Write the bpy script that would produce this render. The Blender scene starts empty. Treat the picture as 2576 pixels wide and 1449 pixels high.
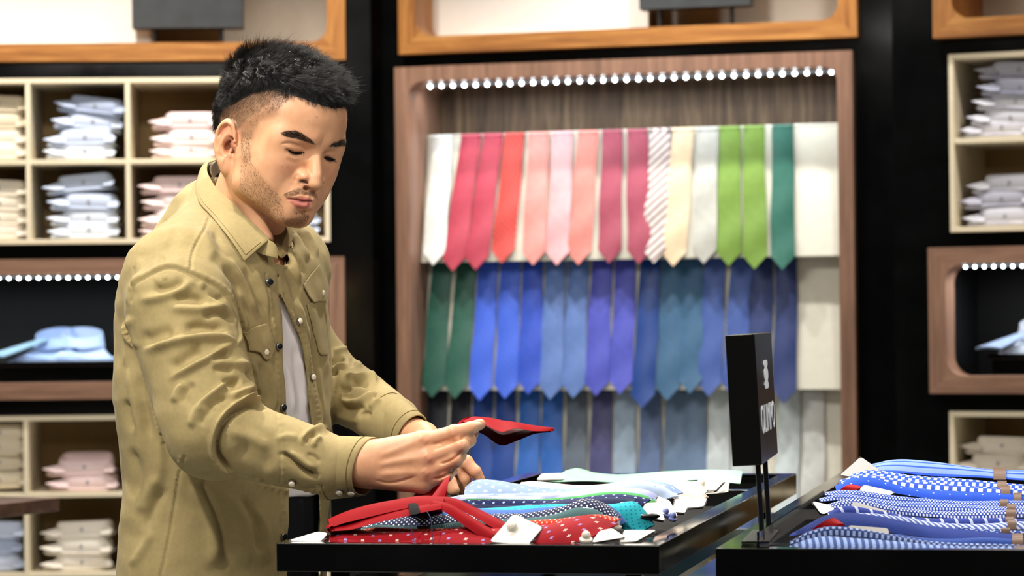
import bpy, bmesh, math, random
import numpy as np
from mathutils import Vector, Matrix
from mathutils.bvhtree import BVHTree

random.seed(7)
rng = np.random.default_rng(7)
SC = bpy.context.scene
COL = SC.collection
PI = math.pi

# ------------------------------------------------------------------ camera
FPX = 7000.0                      # focal length in pixels of the 2576 px wide frame
CAMZ = 1.34
PITCH = math.atan(76.0 / FPX)
ROLL = math.radians(0.6)
cam_data = bpy.data.cameras.new('camera')
cam = bpy.data.objects.new('camera', cam_data)
COL.objects.link(cam)
SC.camera = cam
cam_data.sensor_width = 36.0
cam_data.lens = FPX / 2576.0 * 36.0
cam_data.clip_start = 0.05
_f = Vector((0, math.cos(PITCH), math.sin(PITCH)))
_u = Vector((0, -math.sin(PITCH), math.cos(PITCH)))
_r = Vector((1, 0, 0))
CR = _r * math.cos(ROLL) - _u * math.sin(ROLL)
CU = _r * math.sin(ROLL) + _u * math.cos(ROLL)
CF = _f
CPOS = Vector((0, 0, CAMZ))
cam.matrix_world = Matrix(((CR.x, CU.x, -CF.x, 0), (CR.y, CU.y, -CF.y, 0), (CR.z, CU.z, -CF.z, CAMZ), (0, 0, 0, 1)))
cam_data.dof.use_dof = True
cam_data.dof.focus_distance = 3.93
cam_data.dof.aperture_fstop = 8.0
cam_data.dof.aperture_blades = 9

# ------------------------------------------------------------------ world, exposure
SC.view_settings.view_transform = 'Standard'
SC.view_settings.look = 'None'
SC.view_settings.gamma = 1.0
SC.view_settings.use_curve_mapping = False
SC.view_settings.exposure = 0.45
SC.cycles.use_denoising = True
SC.cycles.max_bounces = 6
SC.cycles.diffuse_bounces = 3
SC.cycles.glossy_bounces = 3
SC.cycles.transmission_bounces = 6
SC.cycles.transparent_max_bounces = 8
SC.cycles.caustics_reflective = False
SC.cycles.caustics_refractive = False
SC.cycles.sample_clamp_indirect = 4.0
world = bpy.data.worlds.new('world')
SC.world = world
world.use_nodes = True
world.node_tree.nodes['Background'].inputs[0].default_value = (0.02, 0.021, 0.024, 1)
world.node_tree.nodes['Background'].inputs[1].default_value = 1.0

# ------------------------------------------------------------------ lamps of the shop and added fill lamps (ceiling height 3.1 m)
def spot(x, y, tx, ty, tz, power, size=55, blend=0.5, radius=0.05, col=(1.0, 0.93, 0.84), z=3.05):
    d = bpy.data.lights.new('ceiling_or_fill_spot', 'SPOT')
    d.energy = power; d.spot_size = math.radians(size); d.spot_blend = blend
    d.shadow_soft_size = radius; d.color = col
    o = bpy.data.objects.new('ceiling_or_fill_spot', d); COL.objects.link(o)
    o.location = (x, y, z)
    v = Vector((tx - x, ty - y, tz - z))
    o.rotation_euler = v.to_track_quat('-Z', 'Y').to_euler()
    return o

def area(x, y, z, tx, ty, tz, sx, sy, power, col=(1.0, 0.95, 0.88)):
    d = bpy.data.lights.new('fill_panel', 'AREA')
    d.shape = 'RECTANGLE'; d.size = sx; d.size_y = sy; d.energy = power; d.color = col
    o = bpy.data.objects.new('fill_panel', d); COL.objects.link(o)
    o.location = (x, y, z)
    v = Vector((tx - x, ty - y, tz - z))
    o.rotation_euler = v.to_track_quat('-Z', 'Y').to_euler()
    return o

# wall washers close to the shelving: steep light, so each row of ties throws its shadow on the next
for _x, _y in ((-2.0, 8.65), (-1.3, 8.65), (-0.6, 8.65), (0.15, 8.72), (0.62, 8.55), (1.08, 8.38), (2.0, 7.75), (2.6, 7.45)):
    spot(_x, _y + 0.16, _x, _y + 0.50, 1.2, 43 if 0.1 < _x < 1.2 else 54, 110, blend=0.9, radius=0.035, col=(1.0, 0.96, 0.91) if 0.1 < _x < 1.2 else (1.0, 0.93, 0.84))
# over the man and the trays
spot(-0.95, 4.25, -0.45, 4.0, 1.2, 120, 60, radius=0.045)
spot(-1.25, 2.75, -0.42, 4.0, 1.25, 165, 46, radius=0.05, blend=0.8)
spot(0.15, 4.75, 0.05, 3.9, 1.05, 120, 60, radius=0.045)
spot(0.95, 4.4, 0.75, 3.8, 1.05, 80, 60)
spot(-0.8, 2.1, -0.30, 4.0, 1.58, 60, 22, radius=0.10, blend=1.0)  # narrow fill spot added to brighten the face alone
# broad flat panels added at ceiling height as soft fill
area(-1.3, 1.6, 3.06, -1.3, 1.6, 0, 1.8, 1.2, 36)
area(1.3, 1.2, 3.06, 1.3, 1.2, 0, 1.8, 1.2, 32)
area(-1.1, 6.4, 3.06, -1.1, 6.4, 0, 1.6, 0.8, 60)  # extra fill added near the shelving to lift the cubby interiors
spot(1.9, 2.5, 0.35, 3.6, 1.2, 70, 40, radius=0.06)  # spot added from the right to whiten the sign lettering


# ------------------------------------------------------------------ pixel helpers (frame 2576 x 1449)
def ray(u, v):
    return CF + CR * ((u - 1288.0) / FPX) - CU * ((v - 724.5) / FPX)

def P(u, v, y):
    d = ray(u, v)
    return CPOS + d * (y / d.y)

def PZ(u, v, z):
    d = ray(u, v)
    return CPOS + d * ((z - CAMZ) / d.z)

def proj(p):
    q = Vector(p) - CPOS
    w = q.dot(CF)
    return (1288.0 + FPX * q.dot(CR) / w, 724.5 - FPX * q.dot(CU) / w)

_CRn, _CUn, _CFn, _CPn = (np.array(v) for v in (CR, CU, CF, CPOS))
def projn(co):
    q = co - _CPn
    w = q @ _CFn
    return np.stack([1288.0 + FPX * (q @ _CRn) / w, 724.5 - FPX * (q @ _CUn) / w], 1)

class Facet:
    """one flat stretch of the shop wall; local x runs along it, local y into it"""
    def __init__(self, u, v, y, deg):
        p = P(u, v, y)
        self.ang = math.radians(deg)
        self.M = Matrix.Translation((p.x, p.y, 0)) @ Matrix.Rotation(self.ang, 4, 'Z')
        self.I = self.M.inverted()
    def at(self, u, v, off=0.0):
        o = self.I @ CPOS
        d = self.I.to_3x3() @ ray(u, v)
        t = (off - o.y) / d.y
        q = o + d * t
        return q.x, q.z
    def rect(self, u0, v0, u1, v1, off=0.0):
        um, vm = (u0 + u1) / 2, (v0 + v1) / 2
        return (self.at(u0, vm, off)[0], self.at(um, v1, off)[1], self.at(u1, vm, off)[0], self.at(um, v0, off)[1])
    def w(self, x, y, z):
        return self.M @ Vector((x, y, z))

FL = Facet(430, 400, 9.38, 2.8)
FC = Facet(1585, 400, 9.31, -16.6)
FR = Facet(2460, 400, 8.75, -24.5)

# ------------------------------------------------------------------ mesh helpers
class MB:
    def __init__(self):
        self.v = []; self.f = []; self.uv = []; self.mi = []; self.cur = 0
    def add(self, vs, fs, uvs=None):
        n = len(self.v)
        self.v += [tuple(p) for p in vs]
        for k, f in enumerate(fs):
            self.f.append(tuple(i + n for i in f))
            self.mi.append(self.cur)
            self.uv.append([uvs[i] for i in f] if uvs is not None else None)
        return self
    def box(self, x0, y0, z0, x1, y1, z1):
        vs = [(x0, y0, z0), (x1, y0, z0), (x1, y1, z0), (x0, y1, z0), (x0, y0, z1), (x1, y0, z1), (x1, y1, z1), (x0, y1, z1)]
        return self.add(vs, [(0, 3, 2, 1), (4, 5, 6, 7), (0, 1, 5, 4), (1, 2, 6, 5), (2, 3, 7, 6), (3, 0, 4, 7)])
    def tube(self, pts, r, n=8, cap=True):
        pts = [Vector(p) for p in pts]
        rs = r if isinstance(r, (list, tuple)) else [r] * len(pts)
        vs = []; fs = []
        prev = None
        for i, p in enumerate(pts):
            t = (pts[min(i + 1, len(pts) - 1)] - pts[max(i - 1, 0)]).normalized()
            if prev is None:
                a = t.orthogonal().normalized()
            else:
                a = (prev - t * prev.dot(t)).normalized()
            prev = a
            b = t.cross(a)
            for k in range(n):
                an = 2 * PI * k / n
                vs.append(p + (a * math.cos(an) + b * math.sin(an)) * rs[i])
        for i in range(len(pts) - 1):
            for k in range(n):
                k2 = (k + 1) % n
                fs.append((i * n + k, i * n + k2, (i + 1) * n + k2, (i + 1) * n + k))
        if cap:
            fs.append(tuple(range(n - 1, -1, -1)))
            fs.append(tuple((len(pts) - 1) * n + k for k in range(n)))
        return self.add(vs, fs)
    def lathe(self, prof, n=20, M=None):
        vs = []; fs = []
        for r, z in prof:
            for k in range(n):
                a = 2 * PI * k / n
                vs.append(Vector((r * math.cos(a), r * math.sin(a), z)))
        m = len(prof)
        for i in range(m - 1):
            for k in range(n):
                k2 = (k + 1) % n
                fs.append((i * n + k, i * n + k2, (i + 1) * n + k2, (i + 1) * n + k))
        fs.append(tuple(range(n - 1, -1, -1)))
        fs.append(tuple((m - 1) * n + k for k in range(n)))
        if M is not None:
            vs = [M @ v for v in vs]
        return self.add(vs, fs)
    def grid(self, rows, closed_u=False, uvs=None, flip=False):
        """rows: list of equal-length point lists"""
        m = len(rows); n = len(rows[0])
        vs = [p for r in rows for p in r]
        uv = [q for r in uvs for q in r] if uvs is not None else None
        fs = []
        for i in range(m - 1):
            for k in range(n if closed_u else n - 1):
                k2 = (k + 1) % n
                q = (i * n + k, i * n + k2, (i + 1) * n + k2, (i + 1) * n + k)
                fs.append(q[::-1] if flip else q)
        return self.add(vs, fs, uv)
    def mesh(self, name, mats, smooth=40.0, weld=False):
        me = bpy.data.meshes.new(name)
        me.from_pydata(self.v, [], self.f)
        if any(u is not None for u in self.uv):
            lay = me.uv_layers.new(name='UVMap')
            flat = []
            for f, u in zip(self.f, self.uv):
                flat += [c for q in (u if u is not None else [(0, 0)] * len(f)) for c in q]
            lay.data.foreach_set('uv', flat)
        if not isinstance(mats, (list, tuple)):
            mats = [mats]
        for m in mats:
            me.materials.append(m)
        if len(mats) > 1:
            me.polygons.foreach_set('material_index', self.mi)
        if smooth:
            me.polygons.foreach_set('use_smooth', [True] * len(self.f))
            me.set_sharp_from_angle(angle=math.radians(smooth))
        me.update()
        return me

def link(name, me, parent=None, bevel=0.0, seg=2):
    o = bpy.data.objects.new(name, me)
    COL.objects.link(o)
    if parent is not None:
        o.parent = parent
    if bevel:
        b = o.modifiers.new('bevel', 'BEVEL')
        b.width = bevel; b.segments = seg; b.limit_method = 'ANGLE'; b.angle_limit = math.radians(40)
        b.harden_normals = True
    return o

def thing(name, label, cat, loc=(0, 0, 0), rotz=0.0, group=None):
    o = bpy.data.objects.new(name, None)
    COL.objects.link(o)
    o.empty_display_size = 0.05
    o.location = loc
    o.rotation_euler = (0, 0, rotz)
    return tag(o, label, cat, group)

def tag(o, label, cat, group=None):
    o['label'] = label; o['category'] = cat
    if group:
        o['group'] = group
    return o

def struct(o):
    o['kind'] = 'structure'
    return o

def dup(root):
    r = root.copy(); COL.objects.link(r)
    for ch in list(root.children):
        c = ch.copy(); COL.objects.link(c); c.parent = r
        for g in list(ch.children):
            d = g.copy(); COL.objects.link(d); d.parent = c
    return r

# ------------------------------------------------------------------ materials
def srgb(h):
    if isinstance(h, str):
        h = h.lstrip('#'); c = [int(h[i:i + 2], 16) / 255 for i in (0, 2, 4)]
    else:
        c = list(h)
    return tuple((x / 12.92 if x <= 0.04045 else ((x + 0.055) / 1.055) ** 2.4) for x in c) + (1.0,)

class NT:
    def __init__(self, name):
        self.m = bpy.data.materials.new(name)
        self.m.use_nodes = True
        self.t = self.m.node_tree
        self.b = self.t.nodes['Principled BSDF']
    def n(self, typ, **kw):
        nd = self.t.nodes.new(typ)
        for k, v in kw.items():
            setattr(nd, k, v)
        return nd
    def l(self, a, b):
        self.t.links.new(a, b)
    def val(self, sock, v):
        if hasattr(v, 'node'):
            self.l(v, sock)
        else:
            sock.default_value = v
    def math(self, op, a, b=None, c=None):
        nd = self.n('ShaderNodeMath', operation=op)
        for i, x in enumerate((a, b, c)):
            if x is not None:
                self.val(nd.inputs[i], x)
        return nd.outputs[0]
    def mix(self, fac, a, b, mode='MIX'):
        nd = self.n('ShaderNodeMix', data_type='RGBA', blend_type=mode)
        self.val(nd.inputs['Factor'], fac)
        self.val(nd.inputs['A'], a); self.val(nd.inputs['B'], b)
        return nd.outputs['Result']
    def coord(self, kind='Object', scale=(1, 1, 1), rot=(0, 0, 0)):
        tc = self.n('ShaderNodeTexCoord')
        mp = self.n('ShaderNodeMapping')
        mp.inputs['Scale'].default_value = scale
        mp.inputs['Rotation'].default_value = rot
        self.l(tc.outputs[kind], mp.inputs['Vector'])
        return mp.outputs[0]
    def noise(self, vec, scale=5, detail=3, rough=0.5, dist=0.0):
        nd = self.n('ShaderNodeTexNoise')
        nd.inputs['Scale'].default_value = scale
        nd.inputs['Detail'].default_value = detail
        nd.inputs['Roughness'].default_value = rough
        nd.inputs['Distortion'].default_value = dist
        self.l(vec, nd.inputs['Vector'])
        return nd.outputs['Fac']
    def ramp(self, fac, stops):
        nd = self.n('ShaderNodeValToRGB')
        e = nd.color_ramp.elements
        while len(e) < len(stops):
            e.new(0.5)
        for k, (p, c) in enumerate(stops):
            e[k].position = p; e[k].color = c
        self.l(fac, nd.inputs[0])
        return nd.outputs[0]
    def bump(self, h, strength=0.2, dist=0.002):
        nd = self.n('ShaderNodeBump')
        nd.inputs['Strength'].default_value = strength
        nd.inputs['Distance'].default_value = dist
        self.l(h, nd.inputs['Height'])
        self.l(nd.outputs[0], self.b.inputs['Normal'])
    def base(self, c, rough=0.5, spec=0.5, metal=0.0, sheen=0.0, coat=0.0):
        self.val(self.b.inputs['Base Color'], c)
        self.val(self.b.inputs['Roughness'], rough)
        self.b.inputs['Specular IOR Level'].default_value = spec
        self.b.inputs['Metallic'].default_value = metal
        if sheen:
            self.b.inputs['Sheen Weight'].default_value = sheen
        if coat:
            self.b.inputs['Coat Weight'].default_value = coat
            self.b.inputs['Coat Roughness'].default_value = 0.05
        return self

MATS = {}
def plain(name, col, rough=0.5, spec=0.5, metal=0.0, noise_amt=0.06, nscale=30, **kw):
    if name in MATS:
        return MATS[name]
    k = NT(name)
    c = srgb(col)
    if noise_amt:
        f = k.noise(k.coord('Object'), nscale, 4)
        dark = tuple(x * (1 - noise_amt * 2) for x in c[:3]) + (1,)
        lite = tuple(min(1, x * (1 + noise_amt)) for x in c[:3]) + (1,)
        c = k.ramp(f, [(0.3, dark), (0.7, lite)])
    k.base(c, rough, spec, metal, **kw)
    MATS[name] = k.m
    return k.m

def wood(name, dark, mid, light, rot=(0, 0, 0), rough=0.42, scale=1.0):
    k = NT(name)
    up = rot[1] != 0          # grain running upwards instead of along x
    v = k.coord('Object', (22 * scale, 6 * scale, 1.2 * scale) if up else (1.2 * scale, 6 * scale, 22 * scale))
    n1 = k.noise(v, 2.2, 6, 0.62, 0.6)
    v2 = k.coord('Object', (140 * scale, 60 * scale, 3 * scale) if up else (3 * scale, 60 * scale, 140 * scale))
    n2 = k.noise(v2, 3.0, 4, 0.6, 0.2)
    f = k.math('ADD', k.math('MULTIPLY', n1, 0.75), k.math('MULTIPLY', n2, 0.25))
    c = k.ramp(f, [(0.34, srgb(dark)), (0.5, srgb(mid)), (0.66, srgb(light))])
    k.base(c, rough, 0.4)
    k.bump(n2, 0.12, 0.001)
    return k.m

# ------------------------------------------------------------------ shop materials
def black_gloss():
    k = NT('black_lacquer')
    f = k.noise(k.coord('Object'), 9, 4)
    c = k.ramp(f, [(0.3, srgb('#060707')), (0.75, srgb('#0d0e0f'))])
    f2 = k.noise(k.coord('Object'), 4, 3)
    k.base(c, k.ramp(f2, [(0.3, (0.05,) * 3 + (1,)), (0.75, (0.13,) * 3 + (1,))]), 0.5)
    return k.m
M_black = black_gloss()
M_blackmat = plain('black_matt', '#0b0b0c', 0.6, 0.25)
M_cream = plain('cream_laminate', '#e6d9bd', 0.5, 0.3, noise_amt=0.02)
M_cream_dk = plain('beige_laminate', '#b89b6c', 0.6, 0.2, noise_amt=0.03)
M_niche_white = plain('niche_white', '#cbc3b4', 0.7, 0.2, noise_amt=0.02)
M_panel = plain('display_panel_ivory', '#dedccd', 0.6, 0.3, noise_amt=0.02)
M_walnut = wood('walnut', '#6e5142', '#886653', '#9d7963')
M_walnut_t = wood('walnut_table', '#3f2a1f', '#5b3f30', '#775644')
M_walnut_v = wood('walnut_vertical', '#6e5142', '#886653', '#9d7963', rot=(0, PI / 2, 0))
M_walnut_d = wood('walnut_back', '#3a2c20', '#5e4a37', '#857055', rot=(0, PI / 2, 0), rough=0.55)
M_oak = wood('orange_teak', '#74431a', '#9c652c', '#b98344')
M_oak_v = wood('orange_teak_vertical', '#74431a', '#9c652c', '#b98344', rot=(0, PI / 2, 0))
M_steel_blk = plain('black_metal', '#101114', 0.3, 0.5)

# ------------------------------------------------------------------ the room
def holes_wall(name, fac, x0, x1, holes, mat, z1=3.1, y=0.0, depth=0.5):
    """front skin of the wall, cut round the niches"""
    xs = sorted({x0, x1, *[h[0] for h in holes], *[h[2] for h in holes]})
    zs = sorted({0.0, z1, *[h[1] for h in holes], *[h[3] for h in holes]})
    xs = [x for x in xs if x0 <= x <= x1]; zs = [z for z in zs if 0 <= z <= z1]
    mb = MB()
    for i in range(len(xs) - 1):
        for j in range(len(zs) - 1):
            cx, cz = (xs[i] + xs[i + 1]) / 2, (zs[j] + zs[j + 1]) / 2
            if any(h[0] < cx < h[2] and h[1] < cz < h[3] for h in holes):
                continue
            mb.add([(xs[i], y, zs[j]), (xs[i + 1], y, zs[j]), (xs[i + 1], y, zs[j + 1]), (xs[i], y, zs[j + 1])], [(0, 1, 2, 3)])
    mb.add([(x0, depth, 0), (x1, depth, 0), (x1, depth, z1), (x0, depth, z1)], [(0, 1, 2, 3)])
    o = link(name, mb.mesh(name, mat, smooth=0))
    o.matrix_world = fac.M
    return struct(o)

def frame_mesh(name, x0, z0, x1, z1, t, r, yf, yb, mh, mv, tb=None, tt=None):
    """rounded-opening box frame: outer rect, wall thickness t (tb bottom, tt top), corner radius r"""
    tb = t if tb is None else tb
    tt = t if tt is None else tt
    ix0, ix1, iz0, iz1 = x0 + t, x1 - t, z0 + tb, z1 - tt
    inn = []; out = []; vert = []
    n = 8
    for cx, cz, a0, ox, oz in ((ix1 - r, iz1 - r, 0, x1, z1), (ix0 + r, iz1 - r, PI / 2, x0, z1), (ix0 + r, iz0 + r, PI, x0, z0), (ix1 - r, iz0 + r, 1.5 * PI, x1, z0)):
        for i in range(n + 1):
            a = a0 + PI / 2 * i / n
            p = (cx + r * math.cos(a), cz + r * math.sin(a))
            inn.append(p)
            onx = abs(math.cos(a0)) > 0.5
            if i == 0:
                out.append((ox, p[1]) if onx else (p[0], oz))
            elif i == n:
                out.append((p[0], oz) if onx else (ox, p[1]))
            else:
                out.append((ox, oz))
    N = len(inn)
    loops = [[(p[0], yb, p[1]) for p in out], [(p[0], yf, p[1]) for p in out], [(p[0], yf, p[1]) for p in inn], [(p[0], yb, p[1]) for p in inn]]
    mb = MB()
    vs = [p for l in loops for p in l]
    for li in range(3):
        for k in range(N):
            k2 = (k + 1) % N
            a, b = inn[k], inn[k2]
            mb.cur = 1 if abs(a[1] - b[1]) > abs(a[0] - b[0]) else 0
            n0 = len(mb.v)
            mb.add([vs[li * N + k], vs[li * N + k2], vs[(li + 1) * N + k2], vs[(li + 1) * N + k]], [(0, 1, 2, 3)])
    me = mb.mesh(name, [mh, mv], smooth=0)
    bm = bmesh.new(); bm.from_mesh(me)
    bmesh.ops.remove_doubles(bm, verts=bm.verts, dist=1e-5)
    bmesh.ops.dissolve_degenerate(bm, edges=bm.edges, dist=1e-6)
    bmesh.ops.recalc_face_normals(bm, faces=bm.faces)
    for f in bm.faces:
        f.smooth = True
    bm.to_mesh(me); bm.free()
    me.set_sharp_from_angle(angle=math.radians(35))
    return me

def put(fac, x, y, z, name, label, cat, group=None):
    p = fac.w(x, y, z)
    return thing(name, label, cat, p, fac.ang, group)

def part(name, mb, mat, parent, smooth=40.0, bevel=0.0, seg=2):
    return link(name, mb.mesh(name, mat, smooth), parent, bevel, seg)

def box_part(name, b, mat, parent, bevel=0.0):
    return part(name, MB().box(*b), mat, parent, 0 if not bevel else 40, bevel)

def led_strip(parent, x0, z0, x1, z1, y, n, strength=16.0, r=0.0052, watts=2.0):
    if 'led_white' not in MATS:
        k = NT('led_white')
        k.b.inputs['Emission Color'].default_value = (0.86, 0.95, 1.0, 1)
        k.b.inputs['Emission Strength'].default_value = strength
        MATS['led_white'] = k.m
        MATS['led_rail'] = plain('led_rail_grey', '#9fb0bb', 0.35, 0.5)
    s = part('led_strip', MB().tube([(x0 - 0.01, y, z0 + 0.006), (x1 + 0.01, y, z1 + 0.006)], 0.0055, 8), MATS['led_rail'], parent)
    prof = [(r * math.cos(a), r * math.sin(a)) for a in (-1.4, -0.9, -0.45, 0, 0.45, 0.9, 1.4)]
    me = MB().lathe(prof, 10).mesh('led', MATS['led_white'])
    for i in range(n):
        t = i / (n - 1)
        o = link('led', me, s)
        o.location = (x0 + (x1 - x0) * t, y - 0.003, z0 + (z1 - z0) * t)
    # the light the strip throws
    d = bpy.data.lights.new('strip_light', 'AREA'); d.shape = 'RECTANGLE'; d.size = x1 - x0; d.size_y = 0.012; d.energy = watts; d.color = (0.9, 0.96, 1.0)
    o = bpy.data.objects.new('strip_light', d); COL.objects.link(o); o.parent = s
    o.location = ((x0 + x1) / 2, y, (z0 + z1) / 2 - 0.012)
    return s

# floor, ceiling, far walls of the room
kf = NT('floor_tiles')
vf = kf.coord('Object')
br = kf.n('ShaderNodeTexBrick'); br.offset = 0.0
br.inputs['Color1'].default_value = srgb('#b9b9b4'); br.inputs['Color2'].default_value = srgb('#c2c2bd'); br.inputs['Mortar'].default_value = srgb('#86867f')
br.inputs['Scale'].default_value = 1.0; br.inputs['Mortar Size'].default_value = 0.004; br.inputs['Brick Width'].default_value = 0.6; br.inputs['Row Height'].default_value = 0.6
kf.l(vf, br.inputs['Vector'])
kf.base(br.outputs['Color'], 0.2, 0.5)
M_grey = plain('charcoal_wall', '#26241f', 0.7, 0.2)
M_ceil = plain('ceiling_white', '#cfcac0', 0.8, 0.2, noise_amt=0.02)
def slab(name, x0, y0, z0, x1, y1, z1, mat):
    o = link(name, MB().box(x0, y0, z0, x1, y1, z1).mesh(name, mat, 0))
    return struct(o)
slab('floor', -4.6, -3.2, -0.1, 4.6, 10.6, 0.0, kf.m)
slab('ceiling', -4.6, -3.2, 3.1, 4.6, 10.6, 3.2, M_ceil)
slab('wall_front', -4.6, -3.3, 0, 4.6, -3.2, 3.1, M_grey)
slab('wall_left', -4.7, -3.3, 0, -4.6, 10.6, 3.1, M_grey)
slab('wall_right', 4.6, -3.3, 0, 4.7, 10.6, 3.1, M_grey)

# ---- hole rectangles per facet
L_top = FL.rect(-420, -560, 866, 157)
L_cub = FL.rect(-184, 197, 829, 613)
L_nic = FL.rect(-420, 652, 868, 1003)
L_cu2 = FL.rect(-184, 1043, 829, 1646)
C_top = FC.rect(1011, -520, 2159, 118)
C_tie = FC.rect(1011, 151, 2158, 1560)
R_top = FR.rect(2354, -480, 3500, 70)
R_cub = FR.rect(2392, 118, 3190, 576)
R_nic = FR.rect(2346, 612, 3500, 990)
R_cu2 = FR.rect(2395, 1036, 3190, 1600)
xl = FL.at(938, 700)[0]; xl2 = FC.at(938, 700)[0]
xr = FC.at(2251, 700)[0]; xr2 = FR.at(2251, 700)[0]
holes_wall('wall_back_left_bay', FL, -3.6, xl, [L_top, L_cub, L_nic, L_cu2], M_black)
holes_wall('wall_back', FC, xl2, xr, [C_top, C_tie], M_black)
holes_wall('wall_back_right_bay', FR, xr2, 3.2, [R_top, R_cub, R_nic, R_cu2], M_black)

# ------------------------------------------------------------------ orange-framed upper niches
def upper_niche(fac, R, label, tb, r=0.055):
    x0, z0, x1, z1 = R
    z1 = min(z1, 3.02)
    t = put(fac, (x0 + x1) / 2, 0, z0, 'display_niche', label, 'shelf', 'orange wood upper niches')
    w = (x1 - x0) / 2; h = z1 - z0
    o = link('frame', frame_mesh('frame', -w, 0, w, h, 0.062, r, -0.05, 0.34, M_oak, M_oak_v, tb=tb), t)
    box_part('back_panel', (-w + 0.01, 0.325, 0.01, w - 0.01, 0.339, h - 0.01), M_niche_white, t)
    return t, x0, x1, z0
upper_niche(FL, L_top, 'orange wood niche with white back above the pink and blue shirts', 0.06)
upper_niche(FC, C_top, 'orange wood niche with white back above the tie wall', 0.058)
upper_niche(FR, R_top, 'orange wood niche with white back above the striped grey shirts', 0.058)

# pale boards standing in the two nearer niches, dark signs on two thin posts
M_board = plain('white_board', '#f4f1ea', 0.6, 0.2, noise_amt=0.01)
M_sign = plain('charcoal_sign', '#33373a', 0.45, 0.4, noise_amt=0.12, nscale=14)
def niche_board(fac, u0, u1, v0, z0, off, label):
    x0, _, x1, z1 = fac.rect(u0, v0, u1, v0 + 300, off)
    t = put(fac, (x0 + x1) / 2, off, z0, 'light_board', label, 'board', 'white boards in the upper niches')
    w = (x1 - x0) / 2
    box_part('panel', (-w, 0, 0, w, 0.03, min(z1, 2.9) - z0), M_board, t, 0.004)
    box_part('foot', (-w * 0.6, -0.015, 0, w * 0.6, 0.06, 0.012), M_board, t, 0.003)
    return t
zl = L_top[1] + 0.06
niche_board(FL, -330, 380, -420, L_top[1] + 0.0605, 0.14, 'big white board standing left of the dark sign in the upper niche')
niche_board(FC, 1066, 1628, -400, C_top[1] + 0.0585, 0.14, 'big white board beside the dark sign above the tie wall')
def niche_sign(fac, u0, u1, vb, pu, vfoot, off, label, zf):
    x0, z0, x1, _ = fac.rect(u0, -200, u1, vb, off)
    t = put(fac, (x0 + x1) / 2, off, zf, 'post_sign', label, 'sign', 'dark signs in the upper niches')
    w = (x1 - x0) / 2; h0 = z0 - zf
    box_part('sign_box', (-w, -0.03, h0, w, 0.03, h0 + 0.30), M_sign, t, 0.003)
    for pu_ in pu:
        xp = fac.at(pu_, vfoot, off)[0] - (x0 + x1) / 2
        part('post', MB().tube([(xp, 0, 0.004), (xp, 0, h0 + 0.01)], 0.0075, 10), M_steel_blk, t)
    box_part('base_plate', (-w * 0.75, -0.03, 0, w * 0.75, 0.03, 0.005), M_steel_blk, t, 0.001)
    return t
niche_sign(FL, 333, 612, 74, (389, 557), 108, 0.07, 'charcoal sign on two thin posts above the shirt cubbies', L_top[1] + 0.0605)
niche_sign(FC, 1612, 1892, 22, (1661, 1842), 72, 0.07, 'charcoal sign on two thin posts above the tie wall', C_top[1] + 0.0585)

# ------------------------------------------------------------------ cream shirt cubbies
def cubby(fac, R, us, vs, label, um, back=0.36):
    x0, z0, x1, z1 = R
    t = put(fac, (x0 + x1) / 2, 0, z0, 'shirt_cubby', label, 'shelf', 'cream cubby shelves')
    cx = (x0 + x1) / 2
    w = (x1 - x0) / 2; h = z1 - z0
    b = 0.0165
    yf = -0.02
    box_part('side_panel', (-w, yf, 0, -w + b, back, h), M_cream, t, 0.0015)
    box_part('side_panel', (w - b, yf, 0, w, back, h), M_cream, t, 0.0015)
    box_part('top_board', (-w + b, yf, h - b, w - b, back, h), M_cream, t, 0.0015)
    box_part('bottom_board', (-w + b, yf, 0, w - b, back, b), M_cream, t, 0.0015)
    for u in us:
        x = fac.at(u, vs[0] if vs else 400, yf)[0] - cx
        box_part('divider', (x - b / 2, yf + 0.001, b, x + b / 2, back - 0.01, h - b), M_cream, t, 0.0015)
    for v in vs:
        z = fac.at(um, v, yf)[1] - z0
        box_part('shelf', (-w + b, yf + 0.002, z - b / 2, w - b, back - 0.01, z + b / 2), M_cream, t, 0.0015)
    box_part('back_panel', (-w + 0.002, back - 0.01, 0.002, w - 0.002, back, h - 0.002), M_cream_dk, t)
    return t
cubby(FL, L_cub, [71, 322, 574], [406], 'cream cubby shelf with blue, pink and beige shirts behind the man', 322)
cubby(FL, L_cu2, [66, 318, 574], [1243, 1444], 'lower cream cubby shelf with pink and white shirts behind the man', 322)
cubby(FR, R_cub, [], [352], 'cream cubby shelf holding striped grey shirts', 2484)
cubby(FR, R_cu2, [], [1240, 1420], 'low cream cubby shelf with beige shirts by the blue ties', 2484)

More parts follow.
